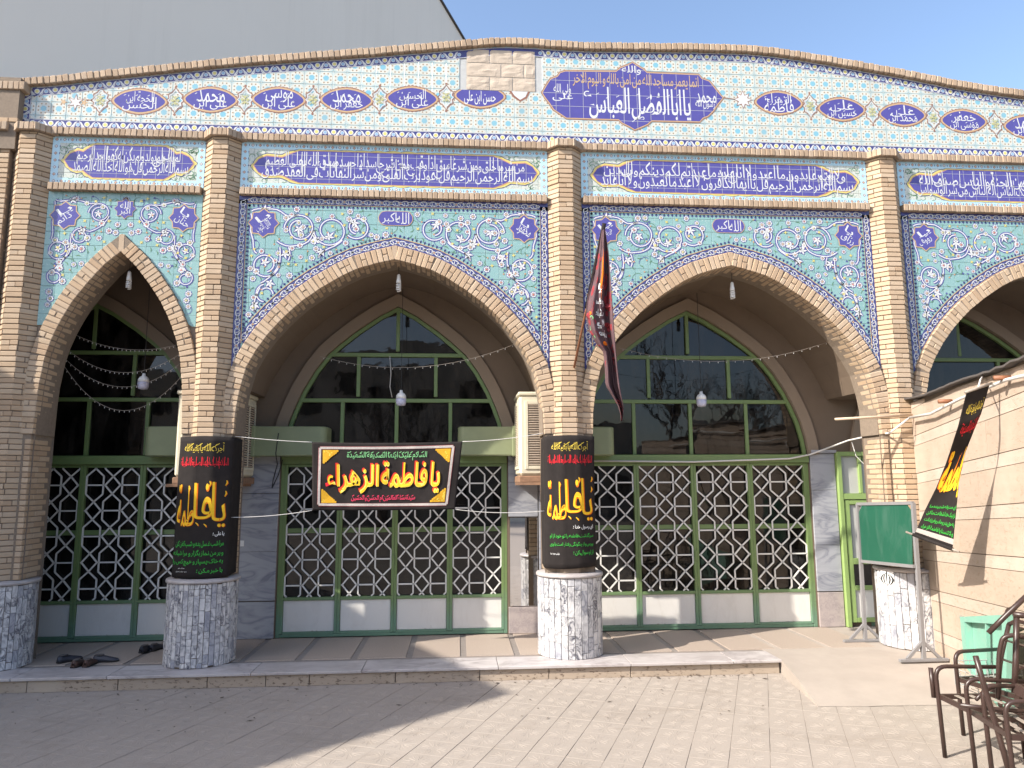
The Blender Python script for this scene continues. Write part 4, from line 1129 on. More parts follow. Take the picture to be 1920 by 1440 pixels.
    if b: write(B4[2], 'الله', BC[b]+.005, cz-.07, BC[b]+.165, cz+.075, 0, tall=1.5); write(B4[2], 'اکبر', BC[b]-.165, cz-.07, BC[b]+.01, cz+.075, 0, tall=1.5)
    else: write(B4[2], 'الله', BC[b]-.06, cz+.0, BC[b]+.06, cz+.085, .006); write(B4[2], 'اکبر', BC[b]-.06, cz-.085, BC[b]+.06, cz+.01, .006)
    multi('crown_medallion', sp, on_face(TILE, .0045), [(B4[0], 'gold_glaze'), (B4[1], 'blue_glaze'), (B4[2], 'white_glaze')])
    for i, (n_, m_) in enumerate((('fringe', 'navy_glaze'), ('navy', 'navy_glaze'), ('green', 'green_glaze'), ('outline', 'blue_glaze'), ('white', 'white_glaze'), ('vine', 'white_glaze'), ('orange', 'orange_glaze'), ('red', 'red_glaze'), ('gold', 'gold_glaze'), ('yellow', 'yellow_glaze'), ('blue', 'blue_glaze'))):
        T[n_].build('glaze_print', m_, on_face(TILE, .0012+.0004*i), sp)

# ================================================================== porch: bases, floor, inner wall, glazed screens
def marble_base(c):
    X, R0, Zt = XC[c], .362, 1.03
    drum = MB().lathe([(R0, Z0-.01), (R0-.004, Zt)], 40, (X, YC, 0)).build('column_base', 'mortar', mosque, True)
    n = 30 if c > 1 else 40; r = random.Random(c)
    for i in range(n):
        th = 2*pi*i/n
        z = Z0+.004-r.uniform(0, .16)
        while z < Zt-.006:
            h = r.choice((.14, .2, .27, .34, .42) if c > 1 else (.07, .1, .13, .17, .21)); a, b_ = max(z, Z0+.004), min(z+h-.005, Zt-.002)
            z += h
            if b_-a < .02: continue
            w_ = 2*pi*R0/n-.004
            key = ('strip', n, round(b_-a, 2))
            if key not in _g: _g[key] = jit_box((w_, .020, b_-a), .003, 7).mesh('marble_strip', 'mosaic_marble')
            o = link('marble_strip', _g[key], drum)
            rr = R0+.004+r.uniform(-.0015, .0015)
            o.matrix_world = Matrix.Translation((X+rr*cos(th), YC+rr*sin(th), (a+b_)/2)) @ Matrix.Rotation(th+pi/2, 4, 'Z')
    MB().lathe([(.36, Zt), (.392, Zt+.004), (.396, Zt+.022), (.39, Zt+.038), (.2, Zt+.042)], 48, (X, YC, 0)).build('base_cap', 'slab_marble', drum, True)
for c in range(5): marble_base(c)

porch = empty_part('porch_floor', None); porch['kind'] = 'structure'
RX = 3.60                                    # right end of the step; beyond it the ramp
MB().box((-1.2, 9.17, .06), (15.2, 2.16, .16)).build('floor_bed', 'dark_stone', porch)
MB().box((6.6, 9.0, .06), (6.0, 1.95, .17)).build('floor_bed', 'concrete', porch)
x = -8.3; r = random.Random(3)
while x < RX:
    L_ = r.choice((.95, 1.15, 1.3, 1.45)); x1 = min(x+L_, RX)
    if RX-x1 < .3: x1 = RX
    m = MB().box(((x+x1)/2, 8.235, .136), (x1-x-.006, .44, .030), None, .004); m.build('step_slab', 'slab_marble', porch).location.z = r.uniform(-.002, .002)
    x = x1
x = -8.3
while x < RX-.02:
    L_ = r.choice((.45, .6, .75, .9)); x1 = min(x+L_, RX-.02)
    if RX-x1 < .2: x1 = RX-.02
    MB().box(((x+x1)/2, 8.075, .058), (x1-x-.007, .05, .118), None, .004).build('riser_stone', 'riser_stone', porch).location.y = r.uniform(-.003, .003)
    x = x1
px_ = [-8.6+.62*i for i in range(23)]
for i, (a, b_) in enumerate(zip(px_, px_[1:])):
    for y0, y1 in ((8.56, 9.72),):
        MB().box(((a+b_)/2, (y0+y1)/2, .1425), (b_-a-.075, y1-y0, .013), None, .002).build('floor_panel', 'terrazzo', porch)
ramp = MB()
ra, rb_, rc_, rd_ = (RX-.01, 8.02, .148), (6.0, 8.02, .148), (5.9, 6.72, .004), (3.40, 6.86, .004)
NXr = 16; NYr = 10
for j in range(NYr+1):
    for i in range(NXr+1):
        s_, t = i/NXr, j/NYr
        A = [ra[q]+(rb_[q]-ra[q])*s_ for q in range(3)]; D = [rd_[q]+(rc_[q]-rd_[q])*s_ for q in range(3)]
        p = [A[q]+(D[q]-A[q])*t for q in range(3)]
        p[2] += (sin(t*pi)*.02+mnoise.noise((p[0]*2.5, p[1]*2.5, 0))*.006*sin(t*pi) if j not in (0, NYr) else 0); p[1] += (mnoise.noise((p[0]*3, 5, 1))*.05 if j == NYr else 0)
        ramp.v.append(tuple(p))
for j in range(NYr):
    for i in range(NXr): a = j*(NXr+1)+i; ramp.f.append((a, a+NXr+1, a+NXr+2, a+1))
for j in range(NYr):
    a, b_ = ramp.v[j*(NXr+1)], ramp.v[(j+1)*(NXr+1)]; ramp.face([a, b_, (b_[0], b_[1], -.01), (a[0], a[1], -.01)])
rmp = ramp.build('ramp', 'concrete', None, True); rmp['kind'] = 'structure'

# inner wall with its pointed openings
YI = 9.74; SC = [(-4.855, 1.553), (-.830, 1.50), (3.250, 1.655), (7.32, 1.66)]
IP = [(0, 4.535), (.25, 4.40), (.55, 4.19), (.78, 4.0), (.94, 3.85), (1.10, 3.63), (1.25, 3.36), (1.34, 3.15), (1.42, 2.93), (1.47, 2.7), (1.50, 2.47)]
def iprof(k_): return [(x*SC[k_][1]/1.5, z) for x, z in IP]
iw = MB(); ZT = 5.5
xs = [-8.5, 9.95]
for k_ in range(4): xs += [SC[k_][0]+s_*x for x, z in iprof(k_) for s_ in (-1, 1)]
xs = sorted(set(round(v, 4) for v in xs)); 
def ilow(x):
    for k_ in range(4):
        if abs(x-SC[k_][0]) < SC[k_][1]-1e-4: return curve_z(iprof(k_), x-SC[k_][0])
    return None
for x0, x1 in zip(xs, xs[1:]):
    mid = ilow((x0+x1)/2)
    if mid is None: q0 = q1 = 0
    else: q0, q1 = ilow(x0) or 2.47, ilow(x1) or 2.47
    iw.face([(x0, YI, q0), (x1, YI, q1), (x1, YI, ZT), (x0, YI, ZT)])
    if mid is not None: iw.face([(x0, YI+.16, q0), (x1, YI+.16, q1), (x1, YI, q1), (x0, YI, q0)])
    iw.face([(x0, YI+.16, q0), (x0, YI+.16, ZT), (x1, YI+.16, ZT), (x1, YI+.16, q1)])
for k_ in range(4):
    for s_ in (-1, 1):
        X = SC[k_][0]+s_*SC[k_][1]; iw.face([(X, YI, 0), (X, YI+.16, 0), (X, YI+.16, 2.47), (X, YI, 2.47)])
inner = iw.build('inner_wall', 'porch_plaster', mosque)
for k_ in range(4):
    P0 = full(offset(iprof(k_), .0)); P1 = full(offset(iprof(k_), .15)); b = MB()
    for i in range(len(P0)-1):
        V_ = lambda p, y: (SC[k_][0]+p[0], y, p[1])
        b.face([V_(P0[i], YI-.05), V_(P0[i+1], YI-.05), V_(P1[i+1], YI-.05), V_(P1[i], YI-.05)])
        b.face([V_(P1[i], YI-.05), V_(P1[i+1], YI-.05), V_(P1[i+1], YI-.002), V_(P1[i], YI-.002)])
        b.face([V_(P0[i], YI+.02), V_(P0[i+1], YI+.02), V_(P0[i+1], YI-.05), V_(P0[i], YI-.05)])
    b.build('arch_moulding', 'band_plaster', inner)
def slabs(x0, x1, z0, z1, hs, mat, y=YI-.03, name='marble_slab'):
    z = z0; i = 0
    while z < z1-.02:
        h = hs[i % len(hs)]; zt = min(z+h, z1)
        MB().box(((x0+x1)/2, y+.013, (z+zt)/2), (x1-x0-.003, .028, zt-z-.004), None, .003).build(name, mat, inner).location.y = rng.uniform(-.002, .002)
        z = zt; i += 1
for k_ in range(3):
    a, b_ = SC[k_][0]+SC[k_][1]+.012, SC[k_+1][0]-SC[k_+1][1]-.012
    if k_ == 2: b_ = 5.275
    if k_ == 1:
        slabs(a+.012, a+.395, .50, 1.66, (.002,), 'grey_marble') if False else None
        slabs(a+.41, b_, .62, 2.50, (.62, .75, .55), 'grey_marble'); slabs(a, a+.40, 1.66, 2.50, (.46, .4), 'grey_marble'); slabs(a, b_, Z0, .49, (.4,), 'pink_granite'); slabs(a+.41, b_, .49, .62, (.2,), 'pink_granite')
        mir = MB().box((a+.205, YI-.022, 1.075), (.375, .02, 1.15), None, .003).build('mirror', 'mirror', inner)
    else: slabs(a, b_, .62, 2.50, (.62, .75, .55), 'grey_marble'); slabs(a, b_, Z0, .61, (.5,), 'grey_marble' if k_ == 0 else 'pink_granite')
MB().box((5.11, YI-.035, 2.525), (.36, .06, .04)).build('stone_sill', 'grey_marble', inner)

# vaults behind the arches
va = MB(); y0v, y1v = 8.892, YI+.003
for b in (1, 2, 3):
    P_ = [p for p in full(offset(PROF[b], .03)) if p[1] > 3.24]
    P_ = [(-(1.81), 3.26)]+[p for p in P_ if p[1] > 3.27]+[(1.81, 3.26)]
    for p, q in zip(P_, P_[1:]): va.face([(BC[b]+p[0], y0v, p[1]), (BC[b]+p[0], y1v, p[1]), (BC[b]+q[0], y1v, q[1]), (BC[b]+q[0], y0v, q[1])])
    xr = XC[b+1]+(XC[b+1]-(BC[b]+1.81)); va.face([(BC[b]+1.81, y0v, 3.26), (BC[b]+1.81, y1v, 3.26), (xr, y1v, 3.26), (xr, y0v, 3.26)])
va.face([(XC[1]-.45, y0v, 3.26), (XC[1]-.45, y1v, 3.26), (XC[1]+.30, y1v, 3.26), (XC[1]+.30, y0v, 3.26)])
va.face([(XC[1]-.45, y0v, 3.26), (XC[1]-.45, y0v, 5.02), (XC[1]-.45, y1v, 5.02), (XC[1]-.45, y1v, 3.26)])
va.face([(-8.5, y0v, 5.02), (-8.5, y1v, 5.02), (XC[1]-.45, y1v, 5.02), (XC[1]-.45, y0v, 5.02)])
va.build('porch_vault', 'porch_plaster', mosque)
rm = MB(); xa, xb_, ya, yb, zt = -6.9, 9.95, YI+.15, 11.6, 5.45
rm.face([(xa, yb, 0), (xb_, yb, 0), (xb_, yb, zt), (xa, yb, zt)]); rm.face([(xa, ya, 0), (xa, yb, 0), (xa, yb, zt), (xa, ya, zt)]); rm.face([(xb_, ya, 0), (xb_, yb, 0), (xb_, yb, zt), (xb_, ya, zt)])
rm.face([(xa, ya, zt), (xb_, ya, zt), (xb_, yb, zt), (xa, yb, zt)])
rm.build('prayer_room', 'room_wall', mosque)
MB().face([(xa, YI+.02, .152), (xb_, YI+.02, .152), (xb_, yb, .152), (xa, yb, .152)]) if False else None
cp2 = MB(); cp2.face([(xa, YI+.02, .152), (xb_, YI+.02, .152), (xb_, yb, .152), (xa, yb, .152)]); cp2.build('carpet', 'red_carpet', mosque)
rf = MB(); rf.face([(xa, 8.9, 6.1), (xb_, 8.9, 6.1), (xb_, 12, 6.1), (xa, 12, 6.1)]); rf.face([(xa, 12, 0), (xb_, 12, 0), (xb_, 12, 6.1), (xa, 12, 6.1)]); rf.face([(xa, 8.9, 0), (xa, 12, 0), (xa, 12, 6.1), (xa, 8.9, 6.1)]); rf.face([(xb_, 8.9, 0), (xb_, 12, 0), (xb_, 12, 6.1), (xb_, 8.9, 6.1)])
rf.build('roof', 'concrete', mosque)

# glazed screens
def clipseg(p, q, x0, x1, z0, z1):
    (ax, az), (bx, bz) = p, q; t0, t1 = 0., 1.
    for d, lo_, hi_, s_ in ((bx-ax, x0, x1, ax), (bz-az, z0, z1, az)):
        if abs(d) < 1e-9:
            if not lo_-1e-6 <= s_ <= hi_+1e-6: return None
            continue
        u, v = (lo_-s_)/d, (hi_-s_)/d
        if u > v: u, v = v, u
        t0, t1 = max(t0, u), min(t1, v)
    return ((ax+(bx-ax)*t0, az+(bz-az)*t0), (ax+(bx-ax)*t1, az+(bz-az)*t1)) if t1-t0 > 1e-3 else None
for k_ in range(4):
    cx, hw = SC[k_]; Y = YI+.05; ip = iprof(k_)
    fr = MB()
    pw_ = 2*(hw-.045)/4
    lim = lambda x: curve_z(ip, x-cx)
    P0, P1 = full(offset(ip, -.052)), full(offset(ip, -.004))
    for i in range(len(P0)-1):
        V_ = lambda p, y: (cx+p[0], y, p[1]); f0, f1 = Y-.03, Y+.03
        fr.add([V_(P0[i], f0), V_(P0[i+1], f0), V_(P1[i+1], f0), V_(P1[i], f0), V_(P0[i], f1), V_(P0[i+1], f1)], [(0, 1, 2, 3), (0, 4, 5, 1)])
    fr.box((cx, Y-.03, 2.43), (2*hw-.01, .12, .115), None, .006)
    for s_ in (-1, 1): fr.box((cx+s_*(hw-.027), Y, (Z0+2.37)/2), (.05, .09, 2.37-Z0), None, .004)
    fr.box((cx, Y, Z0+.022), (2*hw-.11, .08, .04), None, .004)
    scr = fr.build('glazed_screen', 'green_paint', mosque)
    rows = [(2.49, 3.23, [-pw_, 0, pw_]), (3.23, 3.86, [-.525*hw/1.5, .525*hw/1.5]), (3.86, 4.6, [0])]
    for z in (3.23, 3.86):
        w_ = [x for x, zz in ip if zz > z][-1] if False else next(x0+(x1-x0)*(z0-z)/(z0-z1) for (x0, z0), (x1, z1) in zip(ip, ip[1:]) if z0 >= z >= z1)
        MB().box((cx, Y, z), (2*w_-.09, .05, .052), None, .004).build('transom', 'green_paint', scr)
    for z0, z1, vs_ in rows:
        for v in vs_:
            zt = min(z1-.026, lim(cx+v)-.05); MB().box((cx+v, Y+.002, (z0+zt)/2), (.05, .046, zt-z0-(.052 if z0 > 3 else 0)), None, .004).build('mullion', 'green_paint', scr).location.z = .026 if z0 > 3 else 0
        ed = [-hw]+vs_+[hw]
        for a, b_ in zip(ed, ed[1:]):
            q = clip_tile(cx+a+.012, cx+b_-.012, z0+.012, z1-.012, None, lambda x: lim(max(cx-hw+.001, min(cx+hw-.001, x)))-.03, 10)
            if q is None: continue
            if q == 'full': q = [(cx+a+.012, z0+.012), (cx+b_-.012, z0+.012), (cx+b_-.012, z1-.012), (cx+a+.012, z1-.012)]
            g = MB(); g.face([(x, 0, z) for x, z in q]); o = g.build('pane', 'window_glass', scr, loc=(0, Y+.01, 0))
            mx_ = sum(p[0] for p in q)/len(q); 
            o.data.transform(Matrix.Translation((-mx_, 0, -z0))); o.location = (mx_, Y+.01, z0); o.rotation_euler = (rng.uniform(-.022, .022), 0, rng.uniform(-.028, .028))
    # four door leaves under the beam
    for i in range(4):
        x0 = cx-hw+.05+pw_*i+.0; x1 = x0+pw_-.002; xm = (x0+x1)/2
        lf_ = MB(); st_ = .036
        for xx in (x0+st_/2, x1-st_/2): lf_.box((xx, Y-.02, (Z0+.045+2.37)/2), (st_, .055, 2.37-Z0-.05), None, .003)
        for z, h in ((2.352, .036), (.632, .04), (Z0+.055, .03)): lf_.box((xm, Y-.02, z), (x1-x0-2*st_-.002, .05, h), None, .003)
        lf_.build('door_frame', 'green_paint', scr)
        MB().box((xm, Y+.012, 1.50), (x1-x0-2*st_, .03, .062), None, .003).build('door_rail', 'green_paint', scr)
        MB().box((xm, Y-.012, (Z0+.07+.612)/2), (x1-x0-2*st_-.004, .022, .612-Z0-.07), None, .004).build('kick_panel', 'white_panel', scr)
        for z0, z1 in ((.655, 1.468), (1.532, 2.333)):
            g = MB(); g.face([(-pw_/2+.036, 0, z0), (pw_/2-.036, 0, z0), (pw_/2-.036, 0, z1), (-pw_/2+.036, 0, z1)])
            o = g.build('pane', 'window_glass', scr, loc=(xm, Y+.015, 0)); o.rotation_euler = (rng.uniform(-.006, .006), 0, rng.uniform(-.01, .01))
        gx0, gx1, gz0, gz1 = x0+st_+.004, x1-st_-.004, .655, 2.333
        gr = MB(); cs, rs_ = (gx1-gx0)/3.0, .327; zc0 = 2.333-.225
        for ci in range(4):
            for ri in range(-1, 7):
                X_, Z_ = gx0+cs*(ci+.0)+(cs/2 if True else 0), zc0-rs_*ri
                if ci == 3: continue
                hexa = (ci+ri+i) % 2 == 0
                if hexa:
                    hwx = cs*.472; segs = [((0, .214), (hwx, .116)), ((0, .214), (-hwx, .116)), ((0, -.214), (hwx, -.116)), ((0, -.214), (-hwx, -.116)), ((hwx, .116), (hwx, -.116)), ((-hwx, .116), (-hwx, -.116)), ((-hwx, 0), (hwx, 0))]
                else:
                    hwx = cs*.43; segs = [((0, .112), (hwx, 0)), ((0, .112), (-hwx, 0)), ((0, -.112), (hwx, 0)), ((0, -.112), (-hwx, 0)), ((hwx, 0), (cs*.53, 0)), ((-hwx, 0), (-cs*.53, 0))]
                for p, q in segs:
                    c_ = clipseg((X_+p[0], Z_+p[1]), (X_+q[0], Z_+q[1]), gx0, gx1, gz0, gz1)
                    if c_: gr.bar((c_[0][0], Y-.028, c_[0][1]), (c_[1][0], Y-.028, c_[1][1]), .0185, .014, Vector((0, 1, 0)))
        gr.build('grille', 'grille_paint', scr)
    for s_ in (-.008,):
        MB().box((cx+s_, Y-.058, 1.12), (.03, .02, .13), None, .004).build('lock', 'green_paint', scr)

# right-hand single door
rd = MB(); dx0, dx1, Y = 5.285, 6.10, YI-.03
for x in (dx0+.03, dx1-.03): rd.box((x, Y, (Z0+2.52)/2), (.06, .10, 2.52-Z0), None, .004)
for z, h in ((2.49, .06), (1.90, .08)): rd.box(((dx0+dx1)/2, Y, z), (dx1-dx0-.124, .09, h), None, .004)
rd.box(((dx0+dx1)/2-.07, Y, 2.2), (.045, .06, .51), None, .004)
rdo = rd.build('side_door', 'lime_paint', mosque)
for a, b_ in ((dx0+.06, (dx0+dx1)/2-.093), ((dx0+dx1)/2-.047, dx1-.06)): MB().box(((a+b_)/2, Y+.01, 2.2), (b_-a, .01, .515)).build('pane', 'frosted_glass', rdo)
lf_ = MB(); a, b_ = dx0+.075, dx1-.065
for x in (a+.035, b_-.035): lf_.box((x, Y-.01, (Z0+.06+1.85)/2), (.07, .05, 1.85-Z0-.06), None, .004)
for z, h in ((1.82, .06), (1.02, .08), (.665, .06), (Z0+.09, .06)): lf_.box(((a+b_)/2, Y-.01, z), (b_-a-.144, .048, h), None, .004)
lf_.build('door_leaf', 'lime_paint', rdo)
MB().box(((a+b_)/2, Y, 1.42), (b_-a-.14, .01, .72)).build('pane', 'frosted_glass', rdo); MB().box(((a+b_)/2, Y, .84), (b_-a-.14, .01, .29)).build('pane', 'window_glass', rdo)
MB().box(((a+b_)/2, Y, .45), (b_-a-.14, .012, .37)).build('kick_panel', 'white_panel', rdo)
wl = MB().box(((dx0+9.6)/2, YI-.012, 1.3), (.01, .01, .01))

# ------------------------------------------------------------------ the tall plain wall behind and the shading building
nW = Vector((1, -.383, 0)).normalized(); pW = Vector((-7.3, 12.15, 0)); dW = Vector((.383, 1, 0)).normalized()
A_, B_ = atn(825, 0, pW, nW), atn(868, 72, pW, nW); zt = (A_.z+B_.z)/2
n0, n1 = pW-dW*3.2, pW+dW*34
nb = thing('neighbour_building', 'tall plain grey rendered building rising behind the left end of the mosque', 'building', tuple(n0))
m = MB(); off = Vector((-12, 2, 0)); a, b_ = Vector((0, 0, 0)), n1-n0
pl = [a, b_, b_+off, a+off]
for i in range(4):
    p, q = pl[i], pl[(i+1) % 4]; m.face([p, q, q+Vector((0, 0, zt)), p+Vector((0, 0, zt))])
m.face([p+Vector((0, 0, zt)) for p in pl]); m.build('wall', 'render_wall', nb)
m = MB(); m.bar(a+Vector((.02, 0, zt)), b_+Vector((.02, 0, zt)), .14, .07); m.build('roof_edge', 'lead_edge', nb)

def far_block(name, label, foot, h, mat, loc, win=True):
    t = thing(name, label, 'building', loc); m = MB(); P_ = [Vector((*p, 0)) for p in foot]
    for i in range(len(P_)): p, q = P_[i], P_[(i+1) % len(P_)]; m.face([p, q, q+Vector((0, 0, h)), p+Vector((0, 0, h))])
    m.face([p+Vector((0, 0, h)) for p in P_]); m.build('wall', mat, t)
    if win:
        for i in range(len(P_)):
            p, q = P_[i], P_[(i+1) % len(P_)]; d = (q-p); L = d.length; d.normalize()
            for fl in range(int(h//3)):
                for w_ in range(int(L//2.6)):
                    c = p+d*(1.3+w_*2.6)+Vector((0, 0, 1.6+fl*3)); nrm = Vector((d.y, -d.x, 0))
                    MB().box(tuple(c), (1.2, .16, 1.3), Matrix((d, nrm, Vector((0, 0, 1)))).transposed()).build('window', 'dark_gap', t)
    return t
h_ = 8.0; t_ = h_/TANE
Cc = Vector((.56-.915/hypot(.915, .403)*t_, 7.57-.403/hypot(.915, .403)*t_, 0))
e1, e2 = Vector((-.5, 1, 0)).normalized(), Vector((-2.01, -1.74, 0)).normalized()
foot = [Vector((0, 0, 0)), e1*8, e1*8+e2*14+Vector((-3, 0, 0)), e2*14]
far_block('courtyard_building', 'two storey pale building across the courtyard that shades the left side', [(p.x, p.y) for p in foot], h_, 'far_render', tuple(Cc))
far_block('house', 'three storey pale house at the far side of the courtyard', [(-22, -28), (7.5, -28), (7.5, -21), (-22, -21)][::-1], 9.6, 'far_render', (0, 0, 0), True)
far_block('house', 'low pale house at the far right of the courtyard', [(8.5, -29), (30, -29), (30, -22), (8.5, -22)][::-1], 4.6, 'far_render', (0, 0, 0), True)

def bare_tree(label, loc, h, seed, n0=5):
    t = thing('bare_tree', label, 'tree', loc, 'bare trees across the courtyard'); r = random.Random(seed); tr, br, tw = MB(), MB(), MB()
    def grow_(p, d, L, rad, lev):
        pts_ = [p]; q = p.copy(); dd = d.copy()
        for i in range(4):
            dd = (dd+Vector((r.uniform(-.18, .18), r.uniform(-.18, .18), r.uniform(-.03, .16)))).normalized(); q = q+dd*L/4; pts_.append(q.copy())
        rr = [rad*(1-.45*i/4) for i in range(5)]
        (tr if lev == 0 else br if lev < 3 else tw).tube(pts_, rr, 6 if lev < 2 else 4 if lev < 4 else 3, cap=False)
        if lev >= 5: return
        for i in range(r.choice((3, 4)) if lev < 4 else 3):
            b0 = pts_[r.choice((2, 3, 4)) if i else 4]; ax = Vector((r.uniform(-1, 1), r.uniform(-1, 1), r.uniform(-.1, .9))).normalized()
            grow_(b0, (dd*.75+ax*.8).normalized(), L*r.uniform(.58, .78), rad*.52, lev+1)
    grow_(Vector((0, 0, 0)), Vector((0, 0, 1)), h*.3, h*.024, 0)
    tr.build('trunk', 'bark', t, True); br.build('branches', 'bark', t, True); tw.build('twigs', 'bark', t)['kind'] = 'stuff'
bare_tree('tall bare winter tree in the middle across the courtyard', (9.6, -11, 0), 12, 4)
bare_tree('bare winter tree standing farther right across the courtyard', (13.5, -13, 0), 11, 9)
bare_tree('slender bare winter tree farther left across the courtyard', (-3.2, -13, 0), 10, 15)

# ================================================================== coolers, ducts
def cooler(x0, label, louv_side):
    t = thing('evaporative_cooler', label, 'air cooler', (x0, 8.98, 2.2), 'evaporative coolers hung behind the columns')
    W_, D_, H_ = .76, .68, 1.02
    MB().box((W_/2, D_/2, H_/2), (W_, D_, H_), None, .03).build('casing', 'cooler_cream', t)
    MB().box((W_/2, D_/2, -.045), (W_+.02, D_+.02, .085), None, .01).build('tray', 'cooler_rust', t)
    MB().box((W_/2, D_/2, H_+.012), (W_+.03, D_+.03, .05), None, .012).build('lid', 'cooler_cream', t)
    def panel(o, ux, n_, w_):
        ux, n_ = Vector(ux), Vector(n_); R_ = Matrix((ux, -n_, Vector((0, 0, 1)))).transposed(); o = Vector(o)
        f = MB()
        for s_ in (-1, 1): f.box(o+ux*s_*(w_/2-.02)+n_*.006, (.04, .018, .86), R_, .003)
        for s_ in (-1, 1): f.box(o+Vector((0, 0, s_*.41))+n_*.006, (w_-.084, .016, .04), R_, .003)
        f.box(o+n_*.006, (.035, .016, .776), R_, .003)
        f.build('louvre_frame', 'cooler_cream', t)
        MB().box(o+n_*.001, (w_-.05, .006, .80), R_).build('louvre_back', 'dark_gap', t)
        for k_ in range(26):
            for s_ in (-1, 1):
                m = MB().box((0, 0, 0), (w_/2-.062, .014, .016), R_ @ Matrix.Rotation(.6, 3, 'X'))
                m.build('slat', 'louvre', t, loc=tuple(o+ux*s_*(w_/4-.012)+n_*.007+Vector((0, 0, -.375+k_*.03))))
    panel((W_/2, 0, H_/2), (1, 0, 0), (0, -1, 0), .62)
    panel((W_, D_/2, H_/2), (0, 1, 0), (1, 0, 0), .54); panel((0, D_/2, H_/2), (0, -1, 0), (-1, 0, 0), .54)
    br = MB()
    for s_ in (.06, W_-.06): br.bar((s_, -.06, -.10), (s_, .76, -.10), .035, .035)
    br.bar((-.06, -.05, -.10), (W_+.06, -.05, -.10), .035, .035)
    br.build('bracket', 'cooler_rust', t)
    MB().box((.52, -.014, .70), (.11, .006, .075)).build('rating_plate', 'sky_glaze', t)
    return t
c1 = cooler(.775, 'cream evaporative cooler hung behind the column to the right of the wide black banner', 1)
c2 = cooler(-3.42, 'cream evaporative cooler hung behind the column beside the narrow left arch', -1)
def duct(x0, x1, end, label):
    t = thing('cooler_duct', label, 'air duct', ((x0+x1)/2, 9.6, 2.66), 'green ducts from the coolers into the doors'); L = (x1-x0)/2
    m = MB(); n = 8; pr = []
    q = [(-L, -.16), (L-.10, -.16)] + [(L-.10+.10*sin(a), -.06-.10*cos(a)) for a in [pi/2*i/n for i in range(1, n+1)]] + [(L, .20), (-L, .20)] if end > 0 else [(-L, .20), (-L, -.06)] + [(-L+.10-.10*cos(a), -.06-.10*sin(a)) for a in [pi/2*i/n for i in range(1, n+1)]] + [(L, -.16), (L, .20)]
    m.prism(q, -.19, .19, .012); m.build('duct_body', 'duct_paint', t)
    f = MB().box((-L+.03 if end > 0 else L-.03, 0.02, 0), (.05, .40, .40), None, .008); f.build('flange', 'duct_paint', t)
duct(-2.66, -1.70, 1, 'grey green duct in the upper left of the second bay, above the black banner'); duct(.00, .775, -1, 'grey green duct between the wide banner and the right cooler')
duct(1.535, 2.10, 1, 'short grey green duct to the right of the middle column'); duct(-4.0, -3.42, -1, 'dim grey green duct in the right of the narrow left bay')

# ================================================================== cloth banners
def cloth(fn, nu, nv, name, mat, parent, thick=.0015):
    m = MB(); 
    for side in (0, 1):
        for j in range(nv+1):
            for i in range(nu+1): m.v.append(tuple(fn(i/nu, j/nv, -thick if side else 0)))
    N = (nu+1)*(nv+1)
    for j in range(nv):
        for i in range(nu):
            a = j*(nu+1)+i; m.f.append((a, a+1, a+nu+2, a+nu+1)); m.f.append((N+a, N+a+nu+1, N+a+nu+2, N+a+1))
    for i in range(nu): m.f.append((i, N+i, N+i+1, i+1)); a = nv*(nu+1)+i; m.f.append((a, a+1, N+a+1, N+a))
    for j in range(nv): a = j*(nu+1); b_ = a+nu+1; m.f.append((a, b_, N+b_, N+a)); a += nu; b_ += nu; m.f.append((a, N+a, N+b_, b_))
    return m.build(name, mat, parent, True)
HULL = [(-.292, 8.80), (-.292, 8.452), (-.098, 8.366), (.098, 8.366), (.292, 8.452), (.292, 8.80)]
HL = [0]
for a, b_ in zip(HULL, HULL[1:]): HL.append(HL[-1]+hypot(b_[0]-a[0], b_[1]-a[1]))
def wrap(c, Zb, Zt):
    Lt = HL[-1]
    def fn(s_, z, k_=0):
        """s_ metres round the pier from its front middle, z height"""
        d = min(max(s_+Lt/2, 1e-4), Lt-1e-4); j = 0
        while HL[j+1] < d: j += 1
        a, b_ = HULL[j], HULL[j+1]; t = (d-HL[j])/(HL[j+1]-HL[j]); tx, ty = (b_[0]-a[0])/(HL[j+1]-HL[j]), (b_[1]-a[1])/(HL[j+1]-HL[j])
        wv = .007*mnoise.noise((s_*6, z*1.6, c*3.1))+.004*mnoise.noise((s_*14, z*5, c+7.))+.003*sin(s_*9+z*3+c)+.004*math.exp(-((s_+.005-.02*(z-1.9))/.012)**2)*(1 if c == 2 else .5)
        o = .010+k_+wv
        return (XC[c]+a[0]+(b_[0]-a[0])*t+ty*o, a[1]+(b_[1]-a[1])*t-tx*o, z)
    return fn
